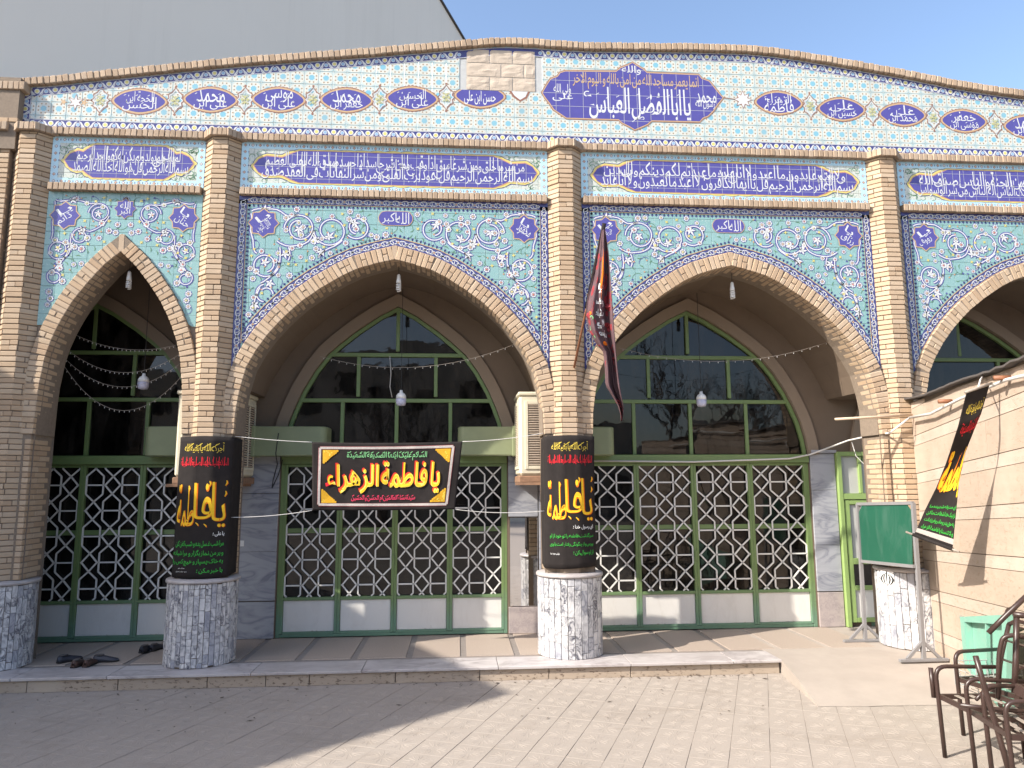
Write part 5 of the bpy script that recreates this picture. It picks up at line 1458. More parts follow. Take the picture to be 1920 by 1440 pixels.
def column_banner(c, zb, zt, lines, label):
    t = thing('column_banner', label, 'banner', (XC[c], 8.36, zb), 'black mourning banners wrapped round the columns')
    t.location = (0, 0, 0)
    F_ = wrap(c, zb, zt); Lt = HL[-1]
    cloth(lambda u, v, k_: F_((u-.5)*Lt*.98, zb+(zt-zb)*v+.012*sin(u*7+c)*(1-v) - (.018*abs(u-.5)*2 if v > .99 else 0), k_), 44, 24, 'cloth', 'black_cloth', t)
    A = {n: S2() for n in ('dy', 'red', 'yel', 'lig', 'org', 'gre', 'whi')}
    H = zt-zb
    write(A['dy'], 'آجرک الله یا بقیة الله', -.225, zt-.07*H-.085, .225, zt-.045*H, 0, space=.05, tall=1.3)
    for q in range(4): A['dy'].ribbon([(-.18+q*.09, zt-.10*H+.02), (-.10+q*.09, zt-.06*H+.01)], .007)
    write(A['red'], 'السلام علیک ایتها الصدیقة الشهیدة', -.27, zt-.235*H, .275, zt-.155*H, 0, space=.02, tall=1.4)
    for q in range(9): A['red'].ribbon([(-.25+q*.06, zt-.215*H), (-.25+q*.06+.004, zt-.15*H)], .007)
    zt2, zb2 = zt-.33*H, zt-.655*H
    def big(S_, dx, dz, off):
        write(S_, 'یا', .115+dx, zb2+.01+dz, .265+dx, zt2+dz, off, tall=2.2); write(S_, 'فا', -.075+dx, zb2+.10+dz, .125+dx, zt2-.01+dz, off, tall=2.2); write(S_, 'طمة', -.285+dx, zb2+.02+dz, -.065+dx, zt2-.03+dz, off, tall=2.0)
        for x, z, a in ((.255, zt2-.13, .3), (.09, zt2-.02, .2), (.26, zt2-.01, .4), (-.25, zt2-.05, .6), (-.14, zb2+.08, -1.2), (-.03, zb2+.045, -1), (.06, zb2+.03, -1), (-.135, zt2-.07, 0)):
            S_.ribbon([(x+dx-.022*sin(a)*1, z+dz-.035*cos(a)), (x+dx+.010, z+dz), (x+dx+.012*sin(a), z+dz+.030*cos(a))], [.004, .014, .008])
    big(A['org'], .008, -.005, .012); big(A['yel'], 0, 0, 0)
    zz = zt-.68*H
    for col_, txt, w_, h in lines:
        write(A[col_], txt, .265-w_, zz-h, .265, zz, .010, space=.12); zz -= .063*H
    if c == 2: write(A['whi'], 'موکب هدیه خدا', -.25, zt-.905*H, -.14, zt-.895*H+.012, .01)
    else: write(A['whi'], 'هدیه هیات محبان', -.25, zb+.06, -.10, zb+.075, .01); write(A['whi'], 'خادم', -.22, zb+.095, -.13, zb+.11, .01)
    for i, (n_, m_) in enumerate((('dy', 'print_dull_yellow'), ('red', 'print_red'), ('org', 'print_orange'), ('yel', 'print_yellow'), ('lig', 'print_light'), ('gre', 'print_green'), ('whi', 'print_white'))):
        A[n_].build('lettering', m_, lambda s_, z, k_, i=i: F_(s_, z, .003+k_+.0007*i), t)
column_banner(1, 1.085, 2.655, [('whi', 'یا علی ؛', .12, .055), ('gre', 'مرا شب غسل بده و شب کفن کن', .54, .075), ('gre', 'و بر من نماز بگزار و مرا شبانه', .56, .075), ('gre', 'به خاک بسپار و هیچ کس را', .56, .075), ('gre', 'با خبر مکن ؛', .27, .065)], 'black banner with yellow lettering wrapped round the column between the narrow and wide arches')
column_banner(2, 1.135, 2.665, [('whi', 'ای رسول خدا ؛', .25, .055), ('gre', 'سرگذشت فاطمه را تو خود از او', .52, .06), ('gre', 'بپرس و از چگونگی رفتار امت با وی', .52, .06), ('gre', 'از او سوال کن ؛', .25, .06)], 'black banner with yellow lettering wrapped round the middle column under the flag')

wb = thing('wide_banner', 'wide black banner with yellow lettering and gold corners strung across the second arch', 'banner')
bc = [at(u, v, 8.5) for u, v in ((585, 829), (867, 828), (853, 955), (585, 957))]     # tl tr br bl
def wbp(u, v, k_=0):
    """u 0..1 left to right, v 0..1 bottom to top"""
    p = (bc[3]*(1-u)+bc[2]*u)*(1-v)+(bc[0]*(1-u)+bc[1]*u)*v
    p = p.copy(); p.z += -.012*sin(pi*u)*v-.006*sin(pi*u)*(1-v)
    p.y += .012*sin(u*13+v*2)*(.4+.6*(1-v))*.5+.018*sin(u*3.1+1)*(1-v)+.012*mnoise.noise((u*8, v*2, 2.2))+.007*mnoise.noise((u*19+v*6, v*4, 5.))+.02*max(0, u-.86)/.14*sin(v*5)
    p.y -= k_; return p
cloth(lambda u, v, k_: wbp(u, v, k_), 80, 34, 'cloth', 'black_cloth', wb)
A = {n: S2() for n in ('trim', 'redtrim', 'gold', 'dgold', 'gre', 'pink', 'yel', 'org', 'red', 'lig')}
def bp(x, y): return ((x-33)/(1850-33), 1-(y-112)/(950-112))     # from enlarged banner picture units to u, v
def bbox(S_, txt, x0, y0, x1, y1, off, space=.1): 
    a, b_ = bp(x0, y1), bp(x1, y0); write(S_, txt, a[0], a[1], b_[0], b_[1], off, space=space)
fr_ = [bp(x, y) for x, y in ((128, 180), (1745, 168), (1735, 885), (112, 880))]
def frame_rib(S_, inset, w_):
    cx_ = .5; P_ = []
    for i in range(4):
        a, b_ = fr_[i], fr_[(i+1) % 4]
        for t in [q/14 for q in range(14)]: P_.append((.48+(a[0]+(b_[0]-a[0])*t-.48)*(1-inset), .5+(a[1]+(b_[1]-a[1])*t-.5)*(1-inset*2)))
    n = len(P_)
    for i in range(n):
        p, q = P_[i], P_[(i+1) % n]; dx, dz = (q[0]-p[0])*1.75, (q[1]-p[1])*.8; L = hypot(dx, dz); ox, oz = -dz/L*w_/2/1.75, dx/L*w_/2/.8
        S_.poly([(p[0]+ox, p[1]+oz), (p[0]-ox, p[1]-oz), (q[0]-ox, q[1]-oz), (q[0]+ox, q[1]+oz)])
frame_rib(A['redtrim'], 0, .036); frame_rib(A['trim'], .002, .028)
r = random.Random(2)
for cx_, cy_, sx, sy in ((162, 205, 1, 1), (1718, 195, -1, 1), (1708, 855, -1, -1), (145, 860, 1, -1)):
    n = 10; A['gold'].poly([bp(cx_, cy_)]+[bp(cx_+sx*(185*cos(a))*(1-.30*sin(2*a)), cy_+sy*(165*sin(a))*(1-.30*sin(2*a))) for a in [pi/2*i/n for i in range(n+1)]])
    for q in range(26):
        a_, b_ = r.random(), r.random()
        if a_+b_ > .85: continue
        p = bp(cx_+sx*(12+a_*165), cy_+sy*(12+b_*145)); A['dgold'].disc(p, .0055, 6, 0, .011)
    for i in range(n): 
        a = pi/2*(i+.5)/n; A['gold'].disc(bp(cx_+sx*185*cos(a)*(1-.30*sin(2*a)), cy_+sy*165*sin(a)*(1-.30*sin(2*a))), .0085, 7, 0, .018)
bbox(A['gre'], 'السلام علیک ایتها الصدیقة الشهیدة', 455, 222, 1430, 335, .006)
for q in range(14): p = bp(490+q*68, 232+(q*5) % 9); A['gre'].ribbon([(p[0]-.007, p[1]-.01), (p[0]+.007, p[1]+.012)], .006)
bbox(A['pink'], 'سیدة نساء العالمین ام الحسن و الحسین', 520, 762, 1325, 850, .01)
for q in range(13): p = bp(545+q*62, 768+(q*5) % 9); A['pink'].ribbon([(p[0]-.006, p[1]-.008), (p[0]+.006, p[1]+.010)], .006)
for S_, dx, dy, off in ((A['red'], -20, -20, .020), (A['org'], -11, -11, .022), (A['lig'], 0, 0, .022), (A['yel'], 0, 0, .0)):
    bbox(S_, 'یا فاطمة', 890+dx, 352+dy, 1620+dx, 745+dy, off, .10); bbox(S_, 'الزهراء', 215+dx, 385+dy, 860+dx, 742+dy, off)
for i, (n_, m_) in enumerate((('redtrim', 'flag_red'), ('trim', 'silver_trim'), ('gold', 'print_gold'), ('dgold', 'print_dull_yellow'), ('gre', 'print_pale_green'), ('pink', 'print_pink'), ('red', 'print_red'), ('org', 'print_orange'), ('lig', 'print_light'), ('yel', 'print_yellow'))):
    A[n_].build('lettering' if n_ in ('gre', 'pink', 'red', 'org', 'yel', 'lig') else 'border_print', m_, lambda u, v, k_, i=i: wbp(u, v, .005+k_+.0009*i), wb)

# strings that hold it
def cord(name, label, pts_, r, mat, cat='cord', group=None, n=5):
    o = MB().tube(pts_, r, n).build(name, mat, None, True); return tag(o, label, cat, group)
def sagline(a, b_, sag, n=16): a, b_ = Vector(a), Vector(b_); return [a+(b_-a)*(i/n)-Vector((0, 0, sag*4*(i/n)*(1-i/n))) for i in range(n+1)]
c2r, c3l = Vector((XC[1]+.30, 8.5, 0)), Vector((XC[2]-.30, 8.5, 0))
cord('banner_cord', 'white cord from the left column to the top left corner of the wide banner', sagline((c2r.x, 8.5, at(440, 818, 8.5).z), bc[0], .01), .004, 'cable_white', 'cord', 'cords that hold the wide banner')
cord('banner_cord', 'white cord from the top right corner of the wide banner to the middle column', sagline(bc[1], (c3l.x, 8.5, at(1020, 812, 8.5).z), .02), .004, 'cable_white', 'cord', 'cords that hold the wide banner')
cord('banner_cord', 'white cord from the bottom left corner of the wide banner to the left column', sagline((c2r.x, 8.5, at(440, 970, 8.5).z), bc[3], .02), .004, 'cable_white', 'cord', 'cords that hold the wide banner')
cord('banner_cord', 'white cord from the bottom right corner of the wide banner to the middle column', sagline(bc[2], (c3l.x, 8.5, at(1018, 958, 8.5).z), .03), .004, 'cable_white', 'cord', 'cords that hold the wide banner')

# ================================================================== lamps and light strings
def spiral_bulb(p, label):
    t = thing('spiral_bulb', label, 'light bulb', tuple(p), 'spiral bulbs under the arch crowns')
    MB().tube([(0, 0, .0), (0, 0, .22)], .004, 5).build('cord', 'cable_black', t); MB().lathe([(.012, .015), (.021, 0), (.024, -.04), (.030, -.07), (.030, -.10), (.02, -.105)], 12).build('lamp_base', 'white_plastic', t, True)
    MB().tube([(.026*cos(a), .026*sin(a), -.108-.0034*a) for a in [i*.5 for i in range(56)]], .0085, 6).build('spiral_tube', 'white_plastic', t, True)
spiral_bulb(Vector((BC[0], 8.72, 4.66)), 'white spiral bulb hanging under the crown of the narrow left arch'); spiral_bulb(Vector((BC[1]+.03, 8.72, 4.68)), 'white spiral bulb hanging under the crown of the arch above the wide banner'); spiral_bulb(Vector((BC[2]+.1, 8.72, 4.65)), 'white spiral bulb hanging under the crown of the arch to the right of the flag')
def led_bulb(u, v, L, label):
    p = at(u, v, 9.25); t = thing('hanging_bulb', label, 'light bulb', tuple(p), 'long corded bulbs in the porch bays')
    MB().tube([(0, 0, .09), (0, 0, L)], .004, 5).build('cord', 'cable_black', t); MB().lathe([(.018, .10), (.022, .07), (.045, .055), (.062, .03), (.066, -.01)], 18).build('lamp_base', 'white_plastic', t, True)
    MB().lathe([(.066, -.0105), (.064, -.07), (.052, -.098), (.02, -.105)], 18).build('lamp_cover', 'lamp_lower', t, True)
led_bulb(269, 715, 1.3, 'white bulb on a long cord in the dark narrow left bay'); led_bulb(752, 746, 1.45, 'white bulb on a long cord above the wide black banner'); led_bulb(1315, 748, 1.45, 'white bulb on a long cord in front of the glass right of the flag')
def light_string(p0, p1, sag, label, n=26):
    t = thing('light_string', label, 'string lights', (0, 0, 0), 'strings of tiny lights across the arches')
    P_ = sagline(p0, p1, sag, 22); MB().tube(P_, .0025, 4).build('wire', 'worn_steel', t)
    b_ = MB()
    for i in range(n):
        f = (i+.5)/n; q = Vector(p0)+(Vector(p1)-Vector(p0))*f-Vector((0, 0, sag*4*f*(1-f))); b_.box(q-Vector((0, 0, .016)), (.004, .004, .017))
    o = b_.build('tiny_bulbs', 'cable_white', t); o['kind'] = 'stuff'
for (u0, v0), (u1, v1), sg_, lb in (((130, 622), (338, 645), .14, 'topmost string of tiny lights across the narrow left arch'), ((120, 650), (340, 662), .28, 'second string of tiny lights down the narrow left arch'), ((112, 662), (344, 676), .37, 'third string of tiny lights down the narrow left arch'), ((105, 660), (345, 700), .58, 'lowest string of tiny lights across the narrow left arch'), ((600, 668), (968, 644), .22, 'string of tiny lights across the arch above the wide banner'), ((1160, 652), (1572, 634), .24, 'string of tiny lights across the arch to the right of the flag')):
    light_string(at(u0, v0, 8.95), at(u1, v1, 8.95), sg_, lb)

# ================================================================== the flag on its pole
fl = thing('flag', 'black and red mourning flag hanging from a wooden pole on the middle column', 'flag')
pb, pt = Vector((XC[2]+.06, FRONT-.02, at(1068, 690, FRONT).z)), at(1132, 424, 7.75)
d = pt-pb
MB().tube([pb+d*.0, pb+d*.55, pb+d*1.0], .014, 8).build('pole', 'wood_rod', fl, True)
MB().tube([pb+d*.43, pb+d*1.02], .024, 8).build('sleeve', 'black_cloth', fl, True)
Yf_ = lambda v: 7.75+(8.38-7.75)*max(0, min(1, (v-424)/266))
rows = [(424, 1129, 1134), (450, 1124, 1138), (480, 1119, 1142), (520, 1112, 1145), (560, 1101, 1148), (590, 1098, 1150), (620, 1104, 1152), (645, 1118, 1154), (660, 1131, 1155), (690, 1134, 1158), (722, 1135, 1162), (740, 1146, 1165), (760, 1158, 1169), (776, 1163, 1169), (790, 1164, 1167)]
def flag_pt(u, v, k_=0):
    q = v*(len(rows)-1); i = min(int(q), len(rows)-2); t = q-i
    a, b_ = rows[i], rows[i+1]; vv, l, r_ = [a[j]+(b_[j]-a[j])*t for j in range(3)]
    dep = 7.74+.30*v+.05*sin(u*9+v*4)*min(1, v*4)+.04*sin(u*17+1)*min(1, v*3)
    p = at(l+(r_-l)*u, vv, dep); p.y -= k_; return p
cloth(lambda u, v, k_: flag_pt(u, v, k_), 26, 44, 'cloth', 'flag_cloth', fl)
A = {n: S2() for n in ('red', 'white', 'orange', 'green')}
r = random.Random(12)
for q in range(60):
    v = r.uniform(.12, .95); side = r.random(); u = r.uniform(.66, .9) if side < .5 else r.uniform(.06, .30)
    if .66 < v < .80: continue
    A['red'].star((u, v), r.uniform(.04, .10), r.uniform(.015, .04), 6, r.uniform(0, 1)) if False else A['red'].disc((u, v), r.uniform(.04, .12), 7, r.uniform(0, 1), r.uniform(.008, .02))
for v in (.83, .85, .87, .955, .97, .98): A['red'].disc((.45, v), .28, 8, 0, .012)
for i, tx in enumerate(('لا', 'سلام', 'علیک', 'یا', 'حسین')):
    write(A['white'], tx, .36, .235+i*.048, .64, .275+i*.048, .03, ang=pi)
A['orange'].disc((.46, .50), .10, 8, 0, .016); A['orange'].star((.52, .20), .1, .04, 5); A['green'].disc((.2, .37), .07, 7, 0, .01); A['green'].ribbon([(.06, .42), (.12, .47), (.10, .52)], .03); A['orange'].disc((.16, .35), .05, 6, 0, .008)
for i, (n_, m_) in enumerate((('red', 'flag_red'), ('white', 'print_white'), ('orange', 'print_orange'), ('green', 'print_pale_green'))):
    A[n_].build('flower_print' if n_ != 'white' else 'lettering', m_, lambda u, v, k_, i=i: flag_pt(u, v, .002+k_*2+.001*i), fl)

# ================================================================== right-hand stone wall
W0, Wd, Wn = Vector((5.45, 8.0, 0)), Vector((.30, .954, 0)).normalized(), Vector((-.954, .30, 0)).normalized()
def onw(u, v, off=0): return atn(u, v, W0+Wn*off, Wn)
side = thing('side_wall', 'sunlit beige stone clad wall at the right with a sloping top', 'wall', (0, 0, 0))
SL = -.063; sA, sB = -4.6, .40
m = MB()
def wp(s_, z, o=0): return tuple(W0+Wd*s_+Wn*o+Vector((0, 0, z)))
for o0, o1 in ((-.012, -.25),):
    q = [(sA, 0), (sB, 0), (sB+.03, 3.07), (sA, 3.10)]
    m.face([wp(s_, z, o0) for s_, z in q]); m.face([wp(s_, z, o1) for s_, z in q][::-1])
    for i in range(4): a, b_ = q[i], q[(i+1) % 4]; m.face([wp(*a, o0), wp(*a, o1), wp(*b_, o1), wp(*b_, o0)])
m.build('wall_core', 'mortar', side)
r = random.Random(8)
for k_ in range(-1, 8):
    for (z0, z1, wd) in ((-.005, .325, (.7, .9, 1.1)), (.325, .445, (.8, 1.0, 1.2))):
        a0 = .42+k_*.452+z0; a1 = .42+k_*.452+z1
        s_ = sA-r.uniform(0, .6)
        while s_ < sB:
            L_ = r.choice(wd); e0, e1 = max(s_, sA), min(s_+L_, sB); s_ += L_
            if e1-e0 < .05: continue
            jag = r.uniform(0, .03) if e1 == sB else 0
            zz = lambda s__, a: min(3.06, max(.02, a+SL*s__))
            P_ = [(e0+.003, zz(e0, a0)+.003), (e1-.003-jag, zz(e1, a0)+.003), (e1-.003-jag, zz(e1, a1)-.003), (e0+.003, zz(e0, a1)-.003)]
            if P_[3][1]-P_[0][1] < .02: continue
            o = -.002+r.uniform(-.0015, .0015); m = MB(); F_ = [Vector(wp(p[0], p[1], o)) for p in P_]; B2 = [Vector(wp(p[0], p[1], -.011)) for p in P_]
            m.add(F_+B2, [(0, 1, 2, 3), (0, 4, 5, 1), (1, 5, 6, 2), (2, 6, 7, 3), (3, 7, 4, 0)])
            m.build('stone_slab', 'wall_stone' if z1 < .33 else 'strip_stone', side)
fl_ = [onw(u, v, .02) for u, v in ((1700, 750), (1740, 742), (1780, 725), (1815, 712), (1850, 702), (1885, 690), (1925, 672), (1990, 650))]
m = MB(); P_ = []
for i in range(40):
    t = i/39*(len(fl_)-1); j = min(int(t), len(fl_)-2); p = fl_[j]*(1-(t-j))+fl_[j+1]*(t-j); P_.append(p+Vector((0, 0, .012*mnoise.noise((i*.5, 2, 1))))-Wn*.12)
for w_ in range(len(P_)-1):
    a, b_ = P_[w_], P_[w_+1]; n_ = Wn*.17
    m.add([a-n_, a+n_, b_+n_, b_-n_, a-n_+Vector((0, 0, .018)), a+n_+Vector((0, 0, .018)), b_+n_+Vector((0, 0, .018)), b_-n_+Vector((0, 0, .018))], [(0, 1, 2, 3), (4, 7, 6, 5), (1, 5, 6, 2), (0, 3, 7, 4)])
m.build('roofing_felt', 'lead_edge', side)

# hanging banner on the wall
hb = thing('hanging_banner', 'twisted black banner hanging from a rod on the sunlit stone wall', 'banner')
TL, TR, BR, BL = onw(1812, 735, .34), onw(1856, 720, .10), onw(1786, 1030, .34), onw(1714, 1003, .55)
mids = [(0, (1812, 735, .34), (1856, 720, .10)), (.25, (1796, 800, .40), (1840, 775, .2)), (.45, (1775, 865, .42), (1810, 845, .30)), (.6, (1755, 915, .46), (1798, 905, .33)), (.8, (1735, 955, .50), (1793, 960, .33)), (1, (1714, 1003, .55), (1786, 1030, .34))]
def hang(u, v, k_=0):
    """u left to right, v 0 top .. 1 bottom"""
    for (t0, l0, r0), (t1, l1, r1) in zip(mids, mids[1:]):
        if v <= t1+1e-9: break
    t = (v-t0)/(t1-t0); l = [l0[i]+(l1[i]-l0[i])*t for i in range(3)]; r_ = [r0[i]+(r1[i]-r0[i])*t for i in range(3)]
    a, b_ = onw(*l), onw(*r_); p = a*(1-u)+b_*u; sag = sin(pi*u)*.05*sin(pi*min(1, v*1.1)); p = p-Wn*sag-Vector((0, k_, 0))+Wn*k_*.5
    return p
cloth(hang, 24, 50, 'cloth', 'black_cloth', hb)
A = {n: S2() for n in ('dy', 'red', 'yel', 'org', 'gre', 'pale')}
fv = lambda S_, t, u0, v0, u1, v1, o=0, sp=.1: S_.add(*(lambda Q: ([(p[0], v0+v1-p[1], p[2]) for p in Q.v], Q.f))(write(S2(), t, u0, v0, u1, v1, o, space=sp)))
fv(A['dy'], 'آجرک الله یا بقیة الله', .15, .10, .88, .20, .01); fv(A['red'], 'السلام علیک ایتها الصدیقة', .12, .24, .92, .34, .02)
fv(A['org'], 'یا فاطمة', .02, .40, .99, .70, .06); fv(A['yel'], 'یا فاطمة', .04, .40, .97, .70, .04)
for i, tx in enumerate(('ای صدیقه شهیده ما', 'نزدیک خدا شفاعت ما کن', 'به حق پدر و مادر و فرزندانت', 'و لا تنسنا یا فاطمة الزهراء')): fv(A['gre'], tx, .08, .755+i*.05, .97, .79+i*.05, .02)
for i in range(5): A['pale'].poly([(i/5, .945), ((i+1)/5, .945), ((i+1)/5, .975), (i/5, .975)])
for i, (n_, m_) in enumerate((('dy', 'print_dull_yellow'), ('red', 'print_red'), ('org', 'print_orange'), ('yel', 'print_yellow'), ('gre', 'print_green'), ('pale', 'silver_trim'))):
    A[n_].build('lettering' if n_ != 'pale' else 'hem', m_, lambda u, v, k_, i=i: hang(u, v, .003+k_+.001*i), hb)
d = TR-TL; MB().tube([TL-d*.05, TR+d*.08], .012, 8).build('top_rod', 'worn_steel', hb, True)
d = BR-BL; MB().tube([BL-d*.22, BR+d*.16], .011, 8).build('bottom_rod', 'worn_steel', hb, True)
MB().tube([BL-d*.02, BR+d*.01], .018, 8).build('sleeve', 'black_cloth', hb, True)
a_, b_ = (TL+TR)/2, onw(1843, 705, .02); cord('hanger', 'white strap that ties the twisted banner to the wall top', [a_, (a_+b_)/2+Vector((0, 0, .02)), b_], .008, 'cable_white', 'strap')

# pipes and cables along wall and door head
pipe = [onw(1985, 690, .05), onw(1918, 705, .05), onw(1888, 712, .05), onw(1800, 748, .06), onw(1745, 776, .06), onw(1706, 783, .07)]
cord('white_pipe', 'thin white pipe running along the top of the stone wall', pipe, .016, 'cable_white', 'pipe', None, 8)
p2 = [onw(1706, 783, .07), at(1690, 795, 8.2), at(1668, 812, 8.35), at(1640, 815, 8.8), at(1590, 826, 9.5), at(1520, 852, 9.66), at(1480, 860, 9.66), at(1300, 866, 9.66), at(1110, 864, 9.66)]
cord('white_cable', 'white cable that runs along the door head and up to the stone wall', p2, .012, 'cable_white', 'cable', None, 7)
for i, (u, v) in enumerate(((1895, 708), (1785, 752), (1706, 782))):
    b_ = onw(u, v, .0); tag(MB().tube([b_, b_+Wn*.13], .022, 8).build('pipe_stub', 'wood_rod', None, True), ('short brown stub in the stone wall at the right edge', 'short brown stub in the stone wall left of the hanging banner', 'short brown stub at the left end of the stone wall')[i], 'pipe stub', 'brown stubs in the stone wall')
cord('wooden_stick', 'pale wooden stick jutting left from the end of the stone wall', [onw(1710, 778, .02), at(1566, 786, 8.2)], .016, 'pale_stick', 'stick', None, 7)
cord('loose_wire', 'thin loose wire drooping over the side door', [at(1597, 829, 9.6), at(1605, 855, 9.6), at(1630, 880, 9.55), at(1650, 888, 9.4), at(1660, 880, 9.2)], .006, 'cable_white', 'wire')
cord('black_cable', 'black cable hanging from the duct beside the second screen', [at(522, 812, 9.28), at(517, 850, 9.3), at(520, 870, 9.5), at(512, 900, 9.6), at(510, 915, 9.6), at(522, 890, 9.6), at(530, 862, 9.6)], .007, 'cable_black', 'cable')
cord('white_wire', 'white wire hanging across the glass above the wide banner', [at(731, 668, 9.68), at(733, 700, 9.68), at(731, 725, 9.68), at(735, 745, 9.68)], .006, 'cable_white', 'wire')
cord('wall_rod', 'brown rod sticking out of the plaster at the right of the third bay', [at(1563, 708, 9.7), at(1600, 695, 9.3)], .02, 'wood_rod', 'rod')
cord('batten', 'pale batten jutting from the plaster under the right flank of the third arch', [at(1485, 588, 9.7), at(1525, 589, 9.2)], .02, 'pale_stick', 'batten')
tag(MB().box(tuple(at(452, 1019, YI-.035)), (.075, .02, .075), None, .004).build('socket_box', 'white_plastic'), 'small white socket on the grey marble left of the second screen', 'socket')

# ================================================================== green board on its stand
bd = thing('board_stand', 'green notice board on a grey steel stand in front of the stone wall', 'notice board')
FL, FR = Vector((5.02, 8.80, .15)), Vector((5.10, 7.80, .15))
TLp, TRp = at(1608, 945, 8.80), at(1712, 943, 7.80)
for b_, t_, nm in ((FL, TLp, 0), (FR, TRp, 1)):
    MB().bar(b_+Vector((0, 0, .03)), t_, .038, .038, Vector((0, 1, 0))).build('post', 'stand_paint', bd)
    f = MB(); f.box(b_+Vector((0, 0, .016)), (.56, .042, .03), None, .003)
    for s_ in (-1, 1): f.bar(b_+Vector((s_*.19, 0, .03)), b_+Vector((s_*.012, 0, .20)), .03, .03, Vector((0, 1, 0)))
    f.build('foot', 'stand_paint', bd)
b0, b1, b2, b3 = at(1615, 1052, 8.80), at(1714, 1062, 7.80), TRp, TLp
fr_ = MB()
for p, q in ((b0, b1), (b3, b2)): fr_.bar(p+Vector((0, 0, 0)), q, .036, .036)
fr_.build('board_frame', 'stand_paint', bd)
ins = lambda P_, k_: [sum(P_, Vector())/4+(p-sum(P_, Vector())/4)*k_ for p in P_]
Q = ins([b0, b1, b2, b3], .95); m = MB(); nb_ = (Q[1]-Q[0]).cross(Q[3]-Q[0]).normalized()*.006
if nb_.x > 0: nb_ = -nb_
cut = lambda a, b_, t: a+(b_-a)*t
O8 = [Q[0], Q[1], cut(Q[1], Q[2], .88), cut(Q[2], Q[1], 0)+(Q[3]-Q[2])*.08, Q[3]+(Q[2]-Q[3])*.08, cut(Q[3], Q[0], .12)]
m.face([p+nb_ for p in O8]); m.face([p-nb_ for p in O8][::-1])
for i in range(6): a, b_ = O8[i], O8[(i+1) % 6]; m.face([a+nb_, a-nb_, b_-nb_, b_+nb_])
m.build('board', 'board_green', bd)
# sheet of paper with the emblem on the column base
pp = at(1663, 1086, 8.20); ps = thing('paper_sheet', 'white sheet with a black emblem taped to the right column base', 'paper sheet', (0, 0, 0))
th0 = atan2(-.36, pp.x-XC[3])
def onbase(x, z, k_=0):
    th = th0+x/.37; rr = .372+k_+.004; return (XC[3]+rr*cos(th), YC+rr*sin(th), .945+z)
th0 = -2.80
S = S2()
for i in range(8): S.poly([(-.085+.17*i/8, -.125), (-.085+.17*(i+1)/8, -.125), (-.085+.17*(i+1)/8, .11), (-.085+.17*i/8, .11)])
S.build('sheet', 'paper', lambda x, z, k_: onbase(x, z, .010), ps)
S = S2(); S.ribbon([(0, .080), (0, -.085)], [.020, .012]); S.ribbon([(-.024, .098), (0, .086), (.024, .098)], .012)
for sg in (-1, 1):
    S.ribbon([(sg*(.014+.026*sin(a)), -.075+.14*a/pi) for a in [pi*i/10 for i in range(11)]], [.006+.015*sin(pi*i/10) for i in range(11)])
    S.ribbon([(sg*(.030+.044*sin(a)), -.078+.14*a/pi) for a in [pi*i/12 for i in range(13)]], [.006+.017*sin(pi*i/12) for i in range(13)])
S.build('emblem_print', 'ink', lambda x, z, k_: onbase(x, z, .0115), ps)

# ================================================================== shoes on the porch
def shoe(p, ang, mat, label, L=.27, heel=False):
    m = MB(); n = 12; prof = [(0, .020, .05), (.04, .034, .078), (.16, .039, .080), (.34, .036, .070), (.48, .040, .066), (.62, .046, .056), (.80, .046, .044), (.93, .034, .034), (1, .012, .02)]
    for t, w_, h in prof:
        for j in range(n):
            a = 2*pi*j/n; z = max(0, sin(a))*h if sin(a) > 0 else 0
            m.v.append((t*L-L/2, cos(a)*w_*(1 if sin(a) <= 0.2 else .86), z+.002))
    for i in range(len(prof)-1):
        for j in range(n): m.f.append((i*n+j, i*n+(j+1) % n, (i+1)*n+(j+1) % n, (i+1)*n+j))
    m.f.append(tuple(range(n))); m.f.append(tuple((len(prof)-1)*n+j for j in range(n))[::-1])
    t = thing('shoe', label, 'shoe', (p[0], p[1], .151), 'shoes left on the porch'); t.rotation_euler.z = ang
    m.build('upper', mat, t, True); MB().lathe([(.001, .0), (.05, .0), (.052, .006), (.044, .010)], 14).build('opening', 'lead_edge', t).matrix_local = Matrix.Translation((-.072, 0, .074)) @ Matrix.Diagonal((1.0, .58, 1, 1))
    so_ = [(tt*L-L/2, w_*1.06) for tt, w_, h in prof]; MB().prism([(x, -y) for x, y in so_]+[(x, y) for x, y in so_[::-1]], 0, .016, .002).build('sole', 'dark_gap', t)
for (u, v), a, mt, lb in (((131, 1238), .9, 'shoe_dark', 'black shoe at the left end of the row behind the step'), ((150, 1246), 1.5, 'shoe_brown', 'brown shoe next to the black one on the porch'), ((170, 1245), 1.6, 'shoe_brown', 'brown shoe between the brown and the grey shoe'), ((199, 1239), .1, 'shoe_dark', 'dark grey shoe turned sideways near the step'), ((279, 1219), 1.2, 'shoe_dark', 'dark shoe farther back beside the left banner column'), ((296, 1216), 1.3, 'shoe_dark', 'dark shoe closest to the base of the left banner column')):
    p = atz(u, v, .16); shoe(p, a, mt, lb)

